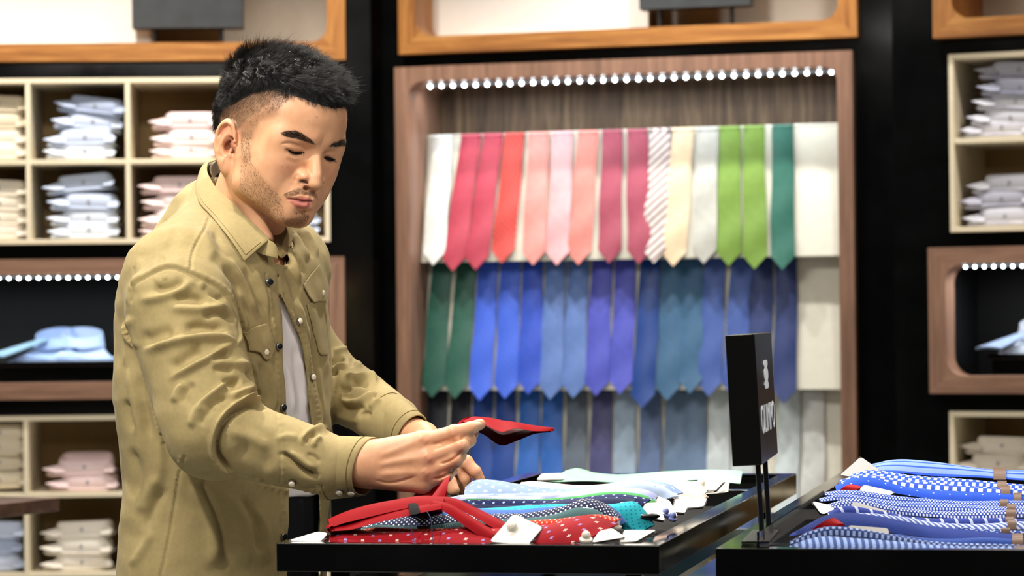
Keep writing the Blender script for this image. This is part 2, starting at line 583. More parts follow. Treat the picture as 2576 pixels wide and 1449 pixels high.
# ------------------------------------------------------------------ walnut niches with black inside
def dark_niche(fac, R, label, t_, r, tt, led):
    x0, z0, x1, z1 = R
    cx = (x0 + x1) / 2
    t = put(fac, cx, 0, z0, 'display_niche', label, 'shelf', 'walnut niches with black interiors')
    w = (x1 - x0) / 2; h = z1 - z0
    link('frame', frame_mesh('frame', -w, 0, w, h, t_, r, -0.045, 0.06, M_walnut, M_walnut_v, tt=tt), t)
    mb = MB()
    a, b, c, d, yb = -w + t_, t_, w - t_, h - tt, 0.36
    s = 0.004
    mb.box(a - 0.02, yb, b - 0.02, c + 0.02, yb + 0.01, d + 0.02)
    mb.box(a - 0.02, 0.055, b - 0.02, c + 0.02, yb, b - s)
    mb.box(a - 0.02, 0.055, d + s, c + 0.02, yb, d + 0.02)
    mb.box(a - 0.02, 0.055, b - s, a - s, yb, d + s)
    mb.box(c + s, 0.055, b - s, c + 0.02, yb, d + s)
    part('lining', mb, M_blackmat, t, 0)
    (u0, v0, u1, v1, n) = led
    p0 = fac.at(u0, v0, 0.0); p1 = fac.at(u1, v1, 0.0)
    led_strip(t, p0[0] - cx, h - tt - 0.010, p1[0] - cx, h - tt - 0.010, 0.02, n, r=0.0042, watts=4.0)
    return t, cx, z0, b
nl = dark_niche(FL, L_nic, 'walnut niche with black inside and folded blue shirts behind the man', 0.055, 0.06, 0.052, (-330, 690, 790, 690, 46))
nr = dark_niche(FR, R_nic, 'walnut niche with black inside at the picture edge above low cubby', 0.055, 0.06, 0.052, (2425, 655, 3400, 655, 40))
# black platforms inside
def platform(fac, u0, u1, v_top, z0, off, label):
    x0, _, x1, z1 = fac.rect(u0, v_top, u1, v_top + 60, off)
    t = put(fac, (x0 + x1) / 2, off, z0, 'display_platform', label, 'platform', 'black platforms in the walnut niches')
    w = (x1 - x0) / 2
    box_part('deck', (-w, 0, z1 - z0 - 0.018, w, 0.27, z1 - z0), M_black, t, 0.002)
    for s in (-1, 1):
        box_part('support', (s * w * 0.86 - 0.012, 0.03, 0, s * w * 0.86 + 0.012, 0.24, z1 - z0 - 0.018), M_black, t, 0.002)
    box_part('front_panel', (-w * 0.98, 0.012, 0, w * 0.98, 0.026, z1 - z0 - 0.018), M_black, t, 0.002)
    t['top'] = z1
    return t
PL = platform(FL, -372, 800, 908, L_nic[1] + 0.0555, 0.062, 'glossy black platform carrying folded blue shirts behind the man')
PR = platform(FR, 2484, 3300, 888, R_nic[1] + 0.0555, 0.062, 'glossy black platform carrying white and blue shirts')

# ------------------------------------------------------------------ the tie wall
x0, z0, x1, z1 = C_tie
tcx = (x0 + x1) / 2
TW = put(FC, tcx, 0, z0, 'tie_cabinet', 'walnut wall cabinet with lit strip displaying rows of ties', 'cabinet')
tw, th = (x1 - x0) / 2, z1 - z0
link('frame', frame_mesh('frame', -tw, 0, tw, th, 0.05, 0.05, -0.05, 0.30, M_walnut_v, M_walnut_v, tt=0.05), TW)
box_part('back_panel', (-tw + 0.012, 0.285, 0.012, tw - 0.012, 0.299, th - 0.012), M_walnut_d, TW)
pa = FC.at(1090, 219, 0.09); pb = FC.at(2096, 180, 0.09)
led_strip(TW, pa[0] - tcx, th - 0.05 - 0.010, pb[0] - tcx, th - 0.05 - 0.010, 0.06, 35, r=0.0060, watts=4.0)
# stepped display panels: each leans, its foot standing proud of the panel below
PAN_T, PAN_B = 0.15, 0.055       # depth of a panel's top and foot behind the wall plane
ROWS = [(332, 652), (655, 981), (984, 1305), (1308, 1500)]
PANELS = []
for (va, vb) in ROWS:
    za = FC.at(1585, va, PAN_T)[1]; zb = FC.at(1585, vb, PAN_B)[1]
    PANELS.append((za, zb))
    xa, xb = -tw + 0.052, tw - 0.052
    mb = MB()
    mb.add([(xa, PAN_B, zb - z0), (xb, PAN_B, zb - z0), (xb, PAN_T, za - z0), (xa, PAN_T, za - z0),
            (xa, PAN_B + 0.012, zb - z0), (xb, PAN_B + 0.012, zb - z0), (xb, PAN_T + 0.012, za - z0), (xa, PAN_T + 0.012, za - z0)],
           [(0, 1, 2, 3), (7, 6, 5, 4), (0, 4, 5, 1), (3, 2, 6, 7), (0, 3, 7, 4), (1, 5, 6, 2)])
    part('display_panel', mb, M_panel, TW, 0, 0.002)
    mb = MB().tube([(xa, PAN_T + 0.004, za - z0 + 0.004), (xb, PAN_T + 0.004, za - z0 + 0.004)], 0.006, 8)
    part('hanging_rail', mb, M_panel, TW)

# ------------------------------------------------------------------ walnut table top at the left edge
pt = P(150, 1252, 6.6)
tt_ = thing('side_table', 'walnut table top corner at the picture edge behind the man', 'table', (pt.x, pt.y, 0), math.radians(-24.6))
ztop = pt.z
box_part('table_top', (-1.25, -0.80, ztop - 0.031, 0.0, 0.0, ztop), M_walnut_t, tt_, 0.002)
box_part('pedestal', (-0.72, -0.50, 0.03, -0.52, -0.30, ztop - 0.0305), M_walnut_v, tt_, 0.003)
box_part('foot_plate', (-0.95, -0.65, 0, -0.30, -0.15, 0.03), M_steel_blk, tt_, 0.003)

# ------------------------------------------------------------------ cloth materials
def UVn(k):
    tc = k.n('ShaderNodeTexCoord')
    sp = k.n('ShaderNodeSeparateXYZ')
    k.l(tc.outputs['UV'], sp.inputs[0])
    return tc.outputs['UV'], sp.outputs[0], sp.outputs[1]

def lin(k, u, v, a, b, c=0.0):
    r = k.math('ADD', k.math('MULTIPLY', u, a), k.math('MULTIPLY', v, b))
    return k.math('ADD', r, c) if c else r

def cell(k, s):
    """signed offset from the middle of its cell, in cells"""
    return k.math('SUBTRACT', k.math('FRACT', s), 0.5)

def dots_mask(k, u, v, pitch, r, stagger=True, soft=0.06):
    s = 1.0 / pitch
    if stagger:
        p = cell(k, lin(k, u, v, s * 0.7071, s * 0.7071)); q = cell(k, lin(k, u, v, s * 0.7071, -s * 0.7071))
    else:
        p = cell(k, k.math('MULTIPLY', u, s)); q = cell(k, k.math('MULTIPLY', v, s))
    d = k.math('SQRT', k.math('ADD', k.math('MULTIPLY', p, p), k.math('MULTIPLY', q, q)))
    mr = k.n('ShaderNodeMapRange'); mr.interpolation_type = 'SMOOTHSTEP'
    k.l(d, mr.inputs['Value'])
    rr = r / pitch
    mr.inputs['From Min'].default_value = rr * (1 + soft * 3); mr.inputs['From Max'].default_value = rr * (1 - soft * 3)
    return mr.outputs[0]

def rect_mask(k, p, q, hw, hh):
    a = k.math('LESS_THAN', k.math('ABSOLUTE', p), hw); b = k.math('LESS_THAN', k.math('ABSOLUTE', q), hh)
    return k.math('MULTIPLY', a, b)

def cloth(name, col, pattern=None, rough=0.7, sheen=0.04, rib=None, spec=0.1, mottled=0.05, **pk):
    """woven fabric; pattern coordinates are metres along (u) and across (v) the cloth"""
    if name in MATS:
        return MATS[name]
    k = NT(name)
    base = srgb(col)
    uv, u, v = UVn(k)
    f = k.noise(uv, 40, 3)
    c = k.ramp(f, [(0.3, tuple(x * (1 - mottled * 2) for x in base[:3]) + (1,)), (0.7, tuple(min(1, x * (1 + mottled)) for x in base[:3]) + (1,))])
    if pattern == 'dots':
        c = k.mix(dots_mask(k, u, v, pk['pitch'], pk['r']), c, srgb(pk['col2']))
    elif pattern == 'dots2':
        c = k.mix(dots_mask(k, u, v, pk['pitch'], pk['r']), c, srgb(pk['col2']))
        c = k.mix(dots_mask(k, k.math('ADD', u, pk['pitch'] * 0.7071), v, pk['pitch'], pk['r'] * 0.8), c, srgb(pk['col3']))
    elif pattern == 'flowers':
        s = 1.0 / pk['pitch']
        p = cell(k, lin(k, u, v, s * 0.7071, s * 0.7071)); q = cell(k, lin(k, u, v, s * 0.7071, -s * 0.7071))
        r = k.math('SQRT', k.math('ADD', k.math('MULTIPLY', p, p), k.math('MULTIPLY', q, q)))
        an = k.math('ARCTAN2', q, p)
        pet = k.math('ADD', 0.115, k.math('MULTIPLY', k.math('COSINE', k.math('MULTIPLY', an, 4.0)), 0.045))
        m = k.math('LESS_THAN', r, pet)
        row = k.math('FLOOR', lin(k, u, v, s * 0.7071, s * 0.7071))
        par = k.math('ABSOLUTE', k.math('MODULO', row, 2.0))
        c2 = k.mix(par, srgb(pk['col2']), srgb(pk['col3']))
        c = k.mix(m, c, c2)
        c = k.mix(k.math('LESS_THAN', r, 0.035), c, srgb(pk.get('col4', pk['col2'])))
    elif pattern == 'squares':
        s = 1.0 / pk['pitch']
        p = cell(k, lin(k, u, v, s * 0.7071, s * 0.7071)); q = cell(k, lin(k, u, v, s * 0.7071, -s * 0.7071))
        a = k.math('MULTIPLY', k.math('ADD', p, q), 0.7071); b = k.math('MULTIPLY', k.math('SUBTRACT', p, q), 0.7071)
        m = k.math('SUBTRACT', rect_mask(k, a, b, 0.17, 0.13), rect_mask(k, a, b, 0.12, 0.08))
        m = k.math('ADD', m, rect_mask(k, a, b, 0.04, 0.04))
        c = k.mix(m, c, srgb(pk['col2']))
    elif pattern == 'stripes':
        s = 1.0 / pk['pitch']
        q = k.math('FRACT', lin(k, u, v, s * math.cos(pk.get('ang', 0.8)), s * math.sin(pk.get('ang', 0.8))))
        m = k.math('LESS_THAN', q, pk.get('duty', 0.35))
        c = k.mix(m, c, srgb(pk['col2']))
        if 'col3' in pk:
            c = k.mix(k.math('LESS_THAN', k.math('ABSOLUTE', k.math('SUBTRACT', q, 0.62)), 0.06), c, srgb(pk['col3']))
    elif pattern == 'weave':
        s = 1.0 / pk['pitch']
        p = cell(k, k.math('ADD', k.math('MULTIPLY', u, s), k.math('MULTIPLY', k.math('FLOOR', k.math('MULTIPLY', v, s * 1.3)), 0.5)))
        q = cell(k, k.math('MULTIPLY', v, s * 1.3))
        c = k.mix(rect_mask(k, p, q, 0.25, 0.36), c, srgb(pk['col2']))
    elif pattern == 'rings':
        s = 1.0 / pk['pitch']
        p = cell(k, lin(k, u, v, s * 0.7071, s * 0.7071)); q = cell(k, lin(k, u, v, s * 0.7071, -s * 0.7071))
        r = k.math('SQRT', k.math('ADD', k.math('MULTIPLY', p, p), k.math('MULTIPLY', q, q)))
        m = k.math('LESS_THAN', k.math('ABSOLUTE', k.math('SUBTRACT', r, 0.3)), 0.07)
        c = k.mix(m, c, srgb(pk['col2']))
    k.base(c, rough, spec, sheen=sheen)
    w = rib if rib else 0.0016
    h = k.math('SINE', k.math('MULTIPLY', lin(k, u, v, 1.0, 0.55), 2 * PI / w))
    if rib != 0:
        k.bump(h, 0.35 if rib else 0.12, 0.0004)
    MATS[name] = k.m
    return k.m

# ------------------------------------------------------------------ folded dress shirts
def folded_shirt(label, group, col, open_ring=False, stripes=None):
    t = thing('folded_shirt', label, 'shirt', (0, 0, 0), 0, group)
    if stripes:
        m = cloth('shirt_' + col, col, 'stripes', pitch=0.006, duty=0.3, col2=stripes, ang=PI / 2, rough=0.75, mottled=0.02)
    else:
        m = cloth('shirt_' + col, col, rough=0.75, mottled=0.02)
    # the folded body: a soft slab with bulging rim, a little wavy
    rows = []; n = 28; r0 = random.random() * 6
    for kz, (zz, s) in enumerate(((0.0, 0.93), (0.004, 0.985), (0.009, 1.0), (0.014, 0.985), (0.018, 0.90), (0.0195, 0.6), (0.020, 0.2))):
        row = []
        for i in range(n):
            a = 2 * PI * i / n
            ca, sa = math.cos(a), math.sin(a)
            e = 0.32
            x = 0.125 * math.copysign(abs(ca) ** e, ca) * s - 0.022
            y = 0.150 + 0.15 * math.copysign(abs(sa) ** e, sa) * s
            row.append((x, y, zz + (0.004 * math.sin(3 * x / 0.1 + r0) if kz > 3 else 0)))
        rows.append(row)
    mb = MB().grid(rows, closed_u=True, uvs=[[(p[0], p[1]) for p in r] for r in rows])
    mb.add(rows[0], [tuple(range(n - 1, -1, -1))], [(p[0], p[1]) for p in rows[0]])
    mb.add(rows[-1], [tuple(range(n))], [(p[0], p[1]) for p in rows[-1]])
    part('body', mb, m, t)
    # the standing collar: a leaf folded over a band, swung round the neck
    prof = ((0.0, 0.000), (0.004, 0.014), (0.003, 0.030), (-0.001, 0.044), (-0.006, 0.050), (-0.011, 0.044), (-0.012, 0.02), (-0.012, 0.004))
    rows = []; uvs = []
    N = 32
    for i in range(N):
        a = 2 * PI * i / N - PI / 2
        ca, sa = math.cos(a), math.sin(a)
        x = 0.098 * math.copysign(abs(ca) ** 0.38, ca); y = 0.082 + 0.078 * math.copysign(abs(sa) ** 0.55, sa)
        lift = 1.0 - 0.12 * (0.5 + 0.5 * sa) if not open_ring else 0.8 + 0.6 * (0.5 + 0.5 * sa)
        nx, ny = ca, sa
        row = []; ur = []
        for (o, z) in prof:
            row.append((x + nx * o, y + ny * o, 0.014 + z * lift)); ur.append((i * 0.012, z))
        rows.append(row); uvs.append(ur)
    rows.append(rows[0]); uvs.append([(N * 0.012, q[1]) for q in uvs[0]])
    part('collar', MB().grid(rows, uvs=uvs), m, t)
    # collar points lying on the body
    for s in (-1, 1):
        mb = MB()
        e_ = 0.152 if s < 0 else 0.112
        pts = [(s * 0.070, 0.004, 0.026), (s * 0.098, 0.012, 0.040), (s * e_, -0.004, 0.028), (s * 0.104, -0.010, 0.015), (s * 0.07, -0.006, 0.015)]
        top = [(x, y, z + 0.0022) for x, y, z in pts]
        n = len(pts)
        mb.add(pts + top, [tuple(range(n))[::-1 if s < 0 else 1], tuple(range(n, 2 * n))[::1 if s < 0 else -1]] + [(i, (i + 1) % n, n + (i + 1) % n, n + i) for i in range(n)],
               [(p[0], p[1]) for p in pts + top])
        part('collar_point', mb, m, t, 30)
    prof = [(0.0062, 0.0), (0.0062, 0.0016), (0.0045, 0.0024), (0.0015, 0.0018)]
    M = Matrix.Translation((0, -0.0005, 0.034)) @ Matrix.Rotation(PI / 2, 4, 'X')
    part('button', MB().lathe(prof, 12, M), plain('button_grey', '#8f8f96', 0.4, 0.5, noise_amt=0), t)
    return t

SHIRT_PROTO = {}
def place_shirt(fac, zbase, u, v, tilt, col, label, group, off=0.03, stripes=None, yaw=0.0, ring=False, scale=0.92):
    key = (col, ring)
    if key not in SHIRT_PROTO:
        SHIRT_PROTO[key] = folded_shirt(label, group, col, ring, stripes)
        t = SHIRT_PROTO[key]
    else:
        t = dup(SHIRT_PROTO[key])
    tag(t, label, 'shirt', group)
    x, z = fac.at(u, v, off)
    z -= 0.038 * scale
    if zbase is not None:
        z = max(z, zbase)
    p = fac.w(x, off, z)
    t.location = p
    t.rotation_euler = (0, math.radians(tilt), fac.ang + math.radians(yaw))
    t.scale = (scale,) * 3
    return t

def shirt_stack(fac, zshelf, items, label, group, off=0.02):
    """items: top to bottom (u, v of the collar's middle, tilt, colour)"""
    n = len(items)
    words = {0: 'topmost', 1: 'second', 2: 'third', 3: 'fourth', 4: 'fifth'}
    for i, (u, v, tilt, col) in enumerate(items):
        w = 'bottom' if i == n - 1 and n > 1 else words[i]
        st = STRIPES.get(col)
        place_shirt(fac, zshelf if i == n - 1 else None, u, v, tilt, col, '%s %s' % (w, label), group, off + 0.006 * math.sin(i * 2.1 + u), st, yaw=3 * math.sin(i * 1.7 + v))

STRIPES = {'#bcbccb': '#9393a6', '#d4d4dd': '#a9a9bb', '#a9abbd': '#85889f'}
BL1, BL2, BL3 = '#a8b4d0', '#c6d2ea', '#dde6f5'
PK1, PK2 = '#ecd3d4', '#f3dfde'
BG1, BG2 = '#d8ccb4', '#e8dfcd'
WH = '#eee6da'
zs = lambda R, k: R[1] + k
z_l1b = FL.at(322, 606, 0)[1] + 0.0; z_l1a = FL.at(322, 406, 0)[1] + 0.009
z_l2b = FL.at(322, 1444, 0)[1] + 0.009; z_l2a = FL.at(322, 1243, 0)[1] + 0.009
z_l1b = L_cub[1] + 0.0175
shirt_stack(FL, z_l1a, [(236, 262, 7, BL1), (232, 302, 4, BL2), (214, 342, -1, BL2), (213, 381, 1, BL3)], 'blue shirt of the stack in the upper cubby left of the man', 'blue shirts in the upper cubby row')
shirt_stack(FL, z_l1b, [(212, 456, -5, BL2), (222, 504, 2, BL2), (222, 543, 1, BL3), (224, 580, 0, BL3)], 'blue shirt of the stack in the second cubby row left of the man', 'blue shirts in the second cubby row')
shirt_stack(FL, z_l1a, [(478, 299, 0, PK1), (482, 341, 0, PK2), (481, 381, 0, PK2)], "pink shirt of the stack in the upper cubby beside the man's ear", 'pink shirts in the upper cubby row')
shirt_stack(FL, z_l1b, [(452, 461, 0, PK1), (458, 502, 1, PK2), (452, 543, -1, PK2), (454, 581, 0, PK1)], "pink shirt of the stack in the cubby behind the man's collar", 'pink shirts in the second cubby row')
shirt_stack(FL, z_l1a, [(-4, 258, 2, BG1), (-8, 302, 0, BG1), (-10, 342, 1, BG2), (-8, 381, 0, BG2)], 'beige shirt of the stack in the upper cubby at the picture edge', 'beige shirts in the upper cubby row')
shirt_stack(FL, z_l1b, [(-6, 470, 3, BG2), (-2, 508, 1, BG2), (-4, 545, 0, BG2), (-6, 581, 0, WH)], 'beige shirt of the stack in the second cubby row at the picture edge', 'beige shirts in the second cubby row')
shirt_stack(FL, z_l1b, [(722, 512, 0, BL1), (730, 547, 0, BL2), (728, 581, 0, BL2)], "blue shirt of the stack in the cubby beyond the man's chin", 'blue shirts in the cubby beyond the chin')
shirt_stack(FL, z_l2a, [(0, 1085, 0, BG1), (-4, 1122, 2, BG1), (-2, 1160, 0, BG1), (0, 1205, -1, BG1)], 'beige shirt of the stack in the lower cubby at the picture edge', 'beige shirts in the lower cubby row')
shirt_stack(FL, z_l2b, [(-14, 1330, 2, BL2), (-18, 1372, -2, BL1), (-14, 1412, 0, BL2)], 'blue shirt of the stack under the walnut table top', 'blue shirts under the table top')
shirt_stack(FL, z_l2b, [(206, 1330, -2, WH), (204, 1372, 1, WH), (206, 1412, 0, WH)], 'white shirt of the stack in the lowest cubby by the man', 'white shirts in the lowest cubby')
place_shirt(FL, None, 212, 1172, 0, PK1, 'pink shirt with open ring collar on top in the lower cubby', 'pink shirts in the lower cubby', 0.02, ring=True)
place_shirt(FL, z_l2a, 220, 1214, 1, PK1, 'pink shirt under the open collared one in the lower cubby', 'pink shirts in the lower cubby', 0.02)
G1, G2, G3 = '#bcbccb', '#d4d4dd', '#a9abbd'
z_r1a = FR.at(2484, 352, 0)[1] + 0.009; z_r1b = R_cub[1] + 0.0175
shirt_stack(FR, z_r1a, [(2560, 172, 4, G1), (2566, 213, 3, G3), (2554, 250, 3, G2), (2540, 292, 4, G2), (2520, 328, 0, G2)], 'striped grey shirt of the stack in the upper cubby by the picture edge', 'striped grey shirts in the upper cubby')
shirt_stack(FR, z_r1b, [(2540, 456, -1, G2), (2520, 495, -1, G1), (2528, 540, 0, G2)], 'striped grey shirt of the stack in the cubby below it', 'striped grey shirts in the second cubby')
z_r2 = FR.at(2484, 1240, 0)[1] + 0.009
shirt_stack(FR, z_r2, [(2520, 1118, 1, '#d9cfc0'), (2510, 1163, 0, '#d9cfc0'), (2516, 1205, 0, '#d9cfc0')], 'beige shirt of the stack in the low cubby behind the blue ties', 'beige shirts in the low cubby behind the blue ties')

# folded shirts with ties laid out on the black platforms
def laid_shirt(plat, dx, dy, yaw, col, tiecol, label):
    zt = plat['top']
    fac = FL if plat is PL else FR
    M = plat.matrix_world
    bpy.context.view_layer.update()
    p = plat.matrix_world @ Vector((dx, dy, 0))
    t = thing('laid_out_shirt', label, 'shirt', (p.x, p.y, zt), fac.ang + yaw, 'shirts laid out on the black platforms')
    m = cloth('laid_' + col, col, rough=0.75, mottled=0.02)
    rows = []; n = 14
    for i in range(9):
        a = i / 8
        row = []
        for j in range(n):
            b = j / (n - 1)
            x = (b - 0.5) * (0.24 - 0.05 * a)
            edge = min(1, min(b, 1 - b) * 6)
            z = (0.012 + 0.05 * a ** 1.3) * edge + 0.006 * math.sin(7 * b + 3 * a) * edge + 0.002
            row.append((x, 0.03 + 0.19 * a, z))
        rows.append(row)
    base = [[(q[0], q[1], 0.0) for q in r] for r in rows]
    mb = MB().grid(rows, uvs=[[(q[0], q[1]) for q in r] for r in rows])
    mb.grid(base, uvs=[[(q[0], q[1]) for q in r] for r in rows], flip=True)
    mb.grid([rows[0], base[0]]); mb.grid([rows[-1], base[-1]])
    mb.grid([[r[0] for r in rows], [r[0] for r in base]]); mb.grid([[r[-1] for r in rows], [r[-1] for r in base]])
    part('body', mb, m, t)
    rows = []
    for i in range(22):
        a = 2 * PI * i / 21 - PI / 2
        x = 0.07 * math.cos(a); y = 0.16 + 0.055 * math.sin(a)
        h = 0.045 + 0.02 * math.sin(a)
        rows.append([(x * 1.12, y - 0.006 if math.sin(a) < 0 else y + 0.006, 0.045), (x * 1.02, y, 0.05 + h), (x * 0.95, y, 0.05 + h), (x * 0.93, y, 0.045)])
    part('collar', MB().grid(rows, uvs=[[(i * 0.02, j * 0.02) for j in range(4)] for i in range(22)]), m, t)
    if tiecol:
        mt = cloth('laid_tie_' + tiecol, tiecol, rough=0.5)
        rows = []; base = []
        for i in range(14):
            a = i / 13
            w = 0.018 + 0.02 * a
            y = 0.10 - 0.15 * a
            z = 0.075 - 0.055 * a
            cx = -0.02 - 0.12 * a
            rows.append([(cx + s * w, y, z + 0.004 * (1 - s * s)) for s in (-1, -0.5, 0, 0.5, 1)])
            base.append([(q[0], q[1], q[2] - 0.006) for q in rows[-1]])
        mb = MB().grid(rows, uvs=[[(q[1], q[0]) for q in r] for r in rows]); mb.grid(base, flip=True, uvs=[[(q[1], q[0]) for q in r] for r in rows])
        mb.grid([[r[0] for r in rows], [r[0] for r in base]]); mb.grid([[r[-1] for r in rows], [r[-1] for r in base]])
        part('tie', mb, mt, t)
    return t
bpy.context.view_layer.update()
def dxl(u): return FL.at(u, 905, 0.06)[0] - (PL.matrix_world.translation - FL.M.translation).dot(FL.M.to_3x3() @ Vector((1, 0, 0)))
def dxr(u): return FR.at(u, 885, 0.06)[0] - (PR.matrix_world.translation - FR.M.translation).dot(FR.M.to_3x3() @ Vector((1, 0, 0)))
laid_shirt(PL, dxl(205), 0.02, 0.1, '#c3d8fa', None, 'pale blue shirt laid out on black platform behind the man')
laid_shirt(PL, dxl(90), 0.03, -0.3, '#a9c2ec', '#8fb0c4', 'blue shirt with a grey blue tie across it on black platform')
laid_shirt(PL, dxl(-140), 0.02, 0.1, '#c3d8fa', None, 'pale blue shirt at the picture edge on black platform')
laid_shirt(PL, dxl(360), 0.02, 0.1, '#a9c3ec', None, "pale blue shirt mostly hidden by the man's back")
laid_shirt(PR, dxr(2600), 0.02, 0.1, '#e2ebfa', '#8f9fba', 'white and blue shirt on platform in the walnut niche at the picture edge')

# ------------------------------------------------------------------ ties hung on the wall
def hung_tie(row, ut, ub, vtip, mat, label, w0=0.071, w1=0.082, dv0=0.0, group='ties in the upper row', lift=0.0):
    za, zb = PANELS[row]
    va = ROWS[row][0] + (0 if row else 2)
    xt, zt = FC.at(ut, FC_v(ut, ROWS[row][0]) + dv0, PAN_T)
    xb, ztip = FC.at(ub, vtip, PAN_B - 0.02)
    L = max(0.2, zt - ztip)
    t = put(FC, xt, PAN_T - 0.008, zt, 'necktie', label, 'tie', group)
    slope = (PAN_B - PAN_T) / (zb - za)
    ph = random.random() * 6
    rows = []; back = []; uvs = []
    NY = 22; NX = 6
    pt = 0.046
    for i in range(NY + 1):
        a = i / NY
        wv = w0 + (w1 - w0) * a
        row_ = []; bk = []; ur = []
        for j in range(NX + 1):
            s = j / NX * 2 - 1
            x = (xb - xt) * a + s * wv / 2 + 0.0015 * math.sin(ph + 9 * a)
            z = -L * a
            if i == NY:
                z = -L + pt * abs(s)
            else:
                lim = -L + pt * abs(s)
                z = -(L - pt) * (i / (NY - 1)) if i < NY else z
                z = max(z, -L + pt)
            yy = slope * z - 0.006 - lift - 0.0055 * (1 - s * s) - 0.0035 * math.sin(ph + 5 * a * PI + s) * a - 0.004 * a
            row_.append((x, yy, z)); bk.append((x, yy + 0.0045 + 0.005 * (1 - s * s), z)); ur.append((-z, s * wv / 2))
        rows.append(row_); back.append(bk); uvs.append(ur)
    mb = MB().grid(rows, uvs=uvs, flip=True)
    mb.grid(back, uvs=uvs)
    l = lambda A, B: mb.grid([A, B], uvs=[[(0, 0)] * len(A)] * 2)
    l([r[0] for r in rows], [r[0] for r in back]); l([r[-1] for r in back], [r[-1] for r in rows]); l(rows[-1], back[-1]); l(back[0], rows[0])
    part('blade', mb, mat, t, 50)
    # the turn over the rail and the narrow tail behind
    rows = []; uvs = []
    for i in range(9):
        a = PI * i / 8
        y = 0.004 - 0.014 * math.cos(a); z = 0.010 * math.sin(a) - 0.001
        rows.append([(s * w0 / 2, y - 0.003, z) for s in (-1, -0.3, 0.3, 1)]); uvs.append([(i * 0.004, s * w0 / 2) for s in (-1, -0.3, 0.3, 1)])
    part('fold', MB().grid(rows, uvs=uvs), mat, t, 50)
    return t

_fcz = {}
def FC_v(u, v_mid):
    """pixel row at column u of the level that crosses v_mid at u=1585 on the tie wall (panel-top depth)"""
    x, z = FC.at(1585, v_mid, PAN_T)
    for _ in range(2):
        xx, _z = FC.at(u, v_mid, PAN_T)
    p = FC.w(xx, PAN_T, z)
    return proj(p)[1]

def C_(name, col, *a, **k):
    k.setdefault('spec', 0.4); k.setdefault('rough', 0.5); k.setdefault('sheen', 0.12)
    return cloth(name, col, *a, **k)
T1 = [
 (1117, 1090, 667, C_('tie_white', '#e4e6e2'), 'white tie at the end of the upper row beside the walnut frame'),
 (1188, 1140, 682, C_('tie_crimson', '#b23a50'), 'crimson tie next to the white tie in the upper row'),
 (1243, 1198, 679, C_('tie_crimson', '#b23a50'), 'crimson tie beside the red patterned tie in the upper row'),
 (1298, 1263, 662, C_('tie_red_pat', '#b0262a', 'rings', pitch=0.016, col2='#ea6a5a'), 'red patterned tie in the upper row'),
 (1358, 1341, 667, C_('tie_salmon', '#d98d86'), 'salmon tie beside the red patterned tie'),
 (1418, 1402, 667, C_('tie_pink', '#dfa3a8'), 'pale pink tie in the upper row'),
 (1482, 1456, 666, C_('tie_coral', '#dc857c', 'dots', pitch=0.006, r=0.0012, col2='#e8685e'), 'coral tie next to the pale pink tie'),
 (1543, 1532, 662, C_('tie_rose', '#9c4156'), 'deep rose tie next to the coral tie'),
 (1605, 1607, 664, C_('tie_rose', '#9c4156'), 'deep rose tie next to the diagonally striped tie'),
 (1664, 1645, 662, C_('tie_stripe', '#ddd2ce', 'stripes', pitch=0.021, duty=0.36, col2='#6e4f4a', ang=0.75), 'brown and white diagonally striped tie in the upper row'),
 (1720, 1695, 670, C_('tie_peach', '#e2c6a4'), 'peach tie beside the striped tie'),
 (1782, 1771, 663, C_('tie_grey', '#b6b6ae', rib=0.004), 'pale grey tie between the peach and green ties'),
 (1838, 1834, 669, C_('tie_lime', '#6d8f33'), 'lime green tie beside the grey tie'),
 (1898, 1900, 677, C_('tie_lime', '#6d8f33'), 'lime green tie beside the dark green tie'),
 (1971, 1969, 679, C_('tie_emerald', '#1c6152'), 'dark green tie at the end of the upper row'),
]
for ut, ub, vt, m, lab in T1:
    hung_tie(0, ut, ub, vt, m, lab, group='ties in the upper row')
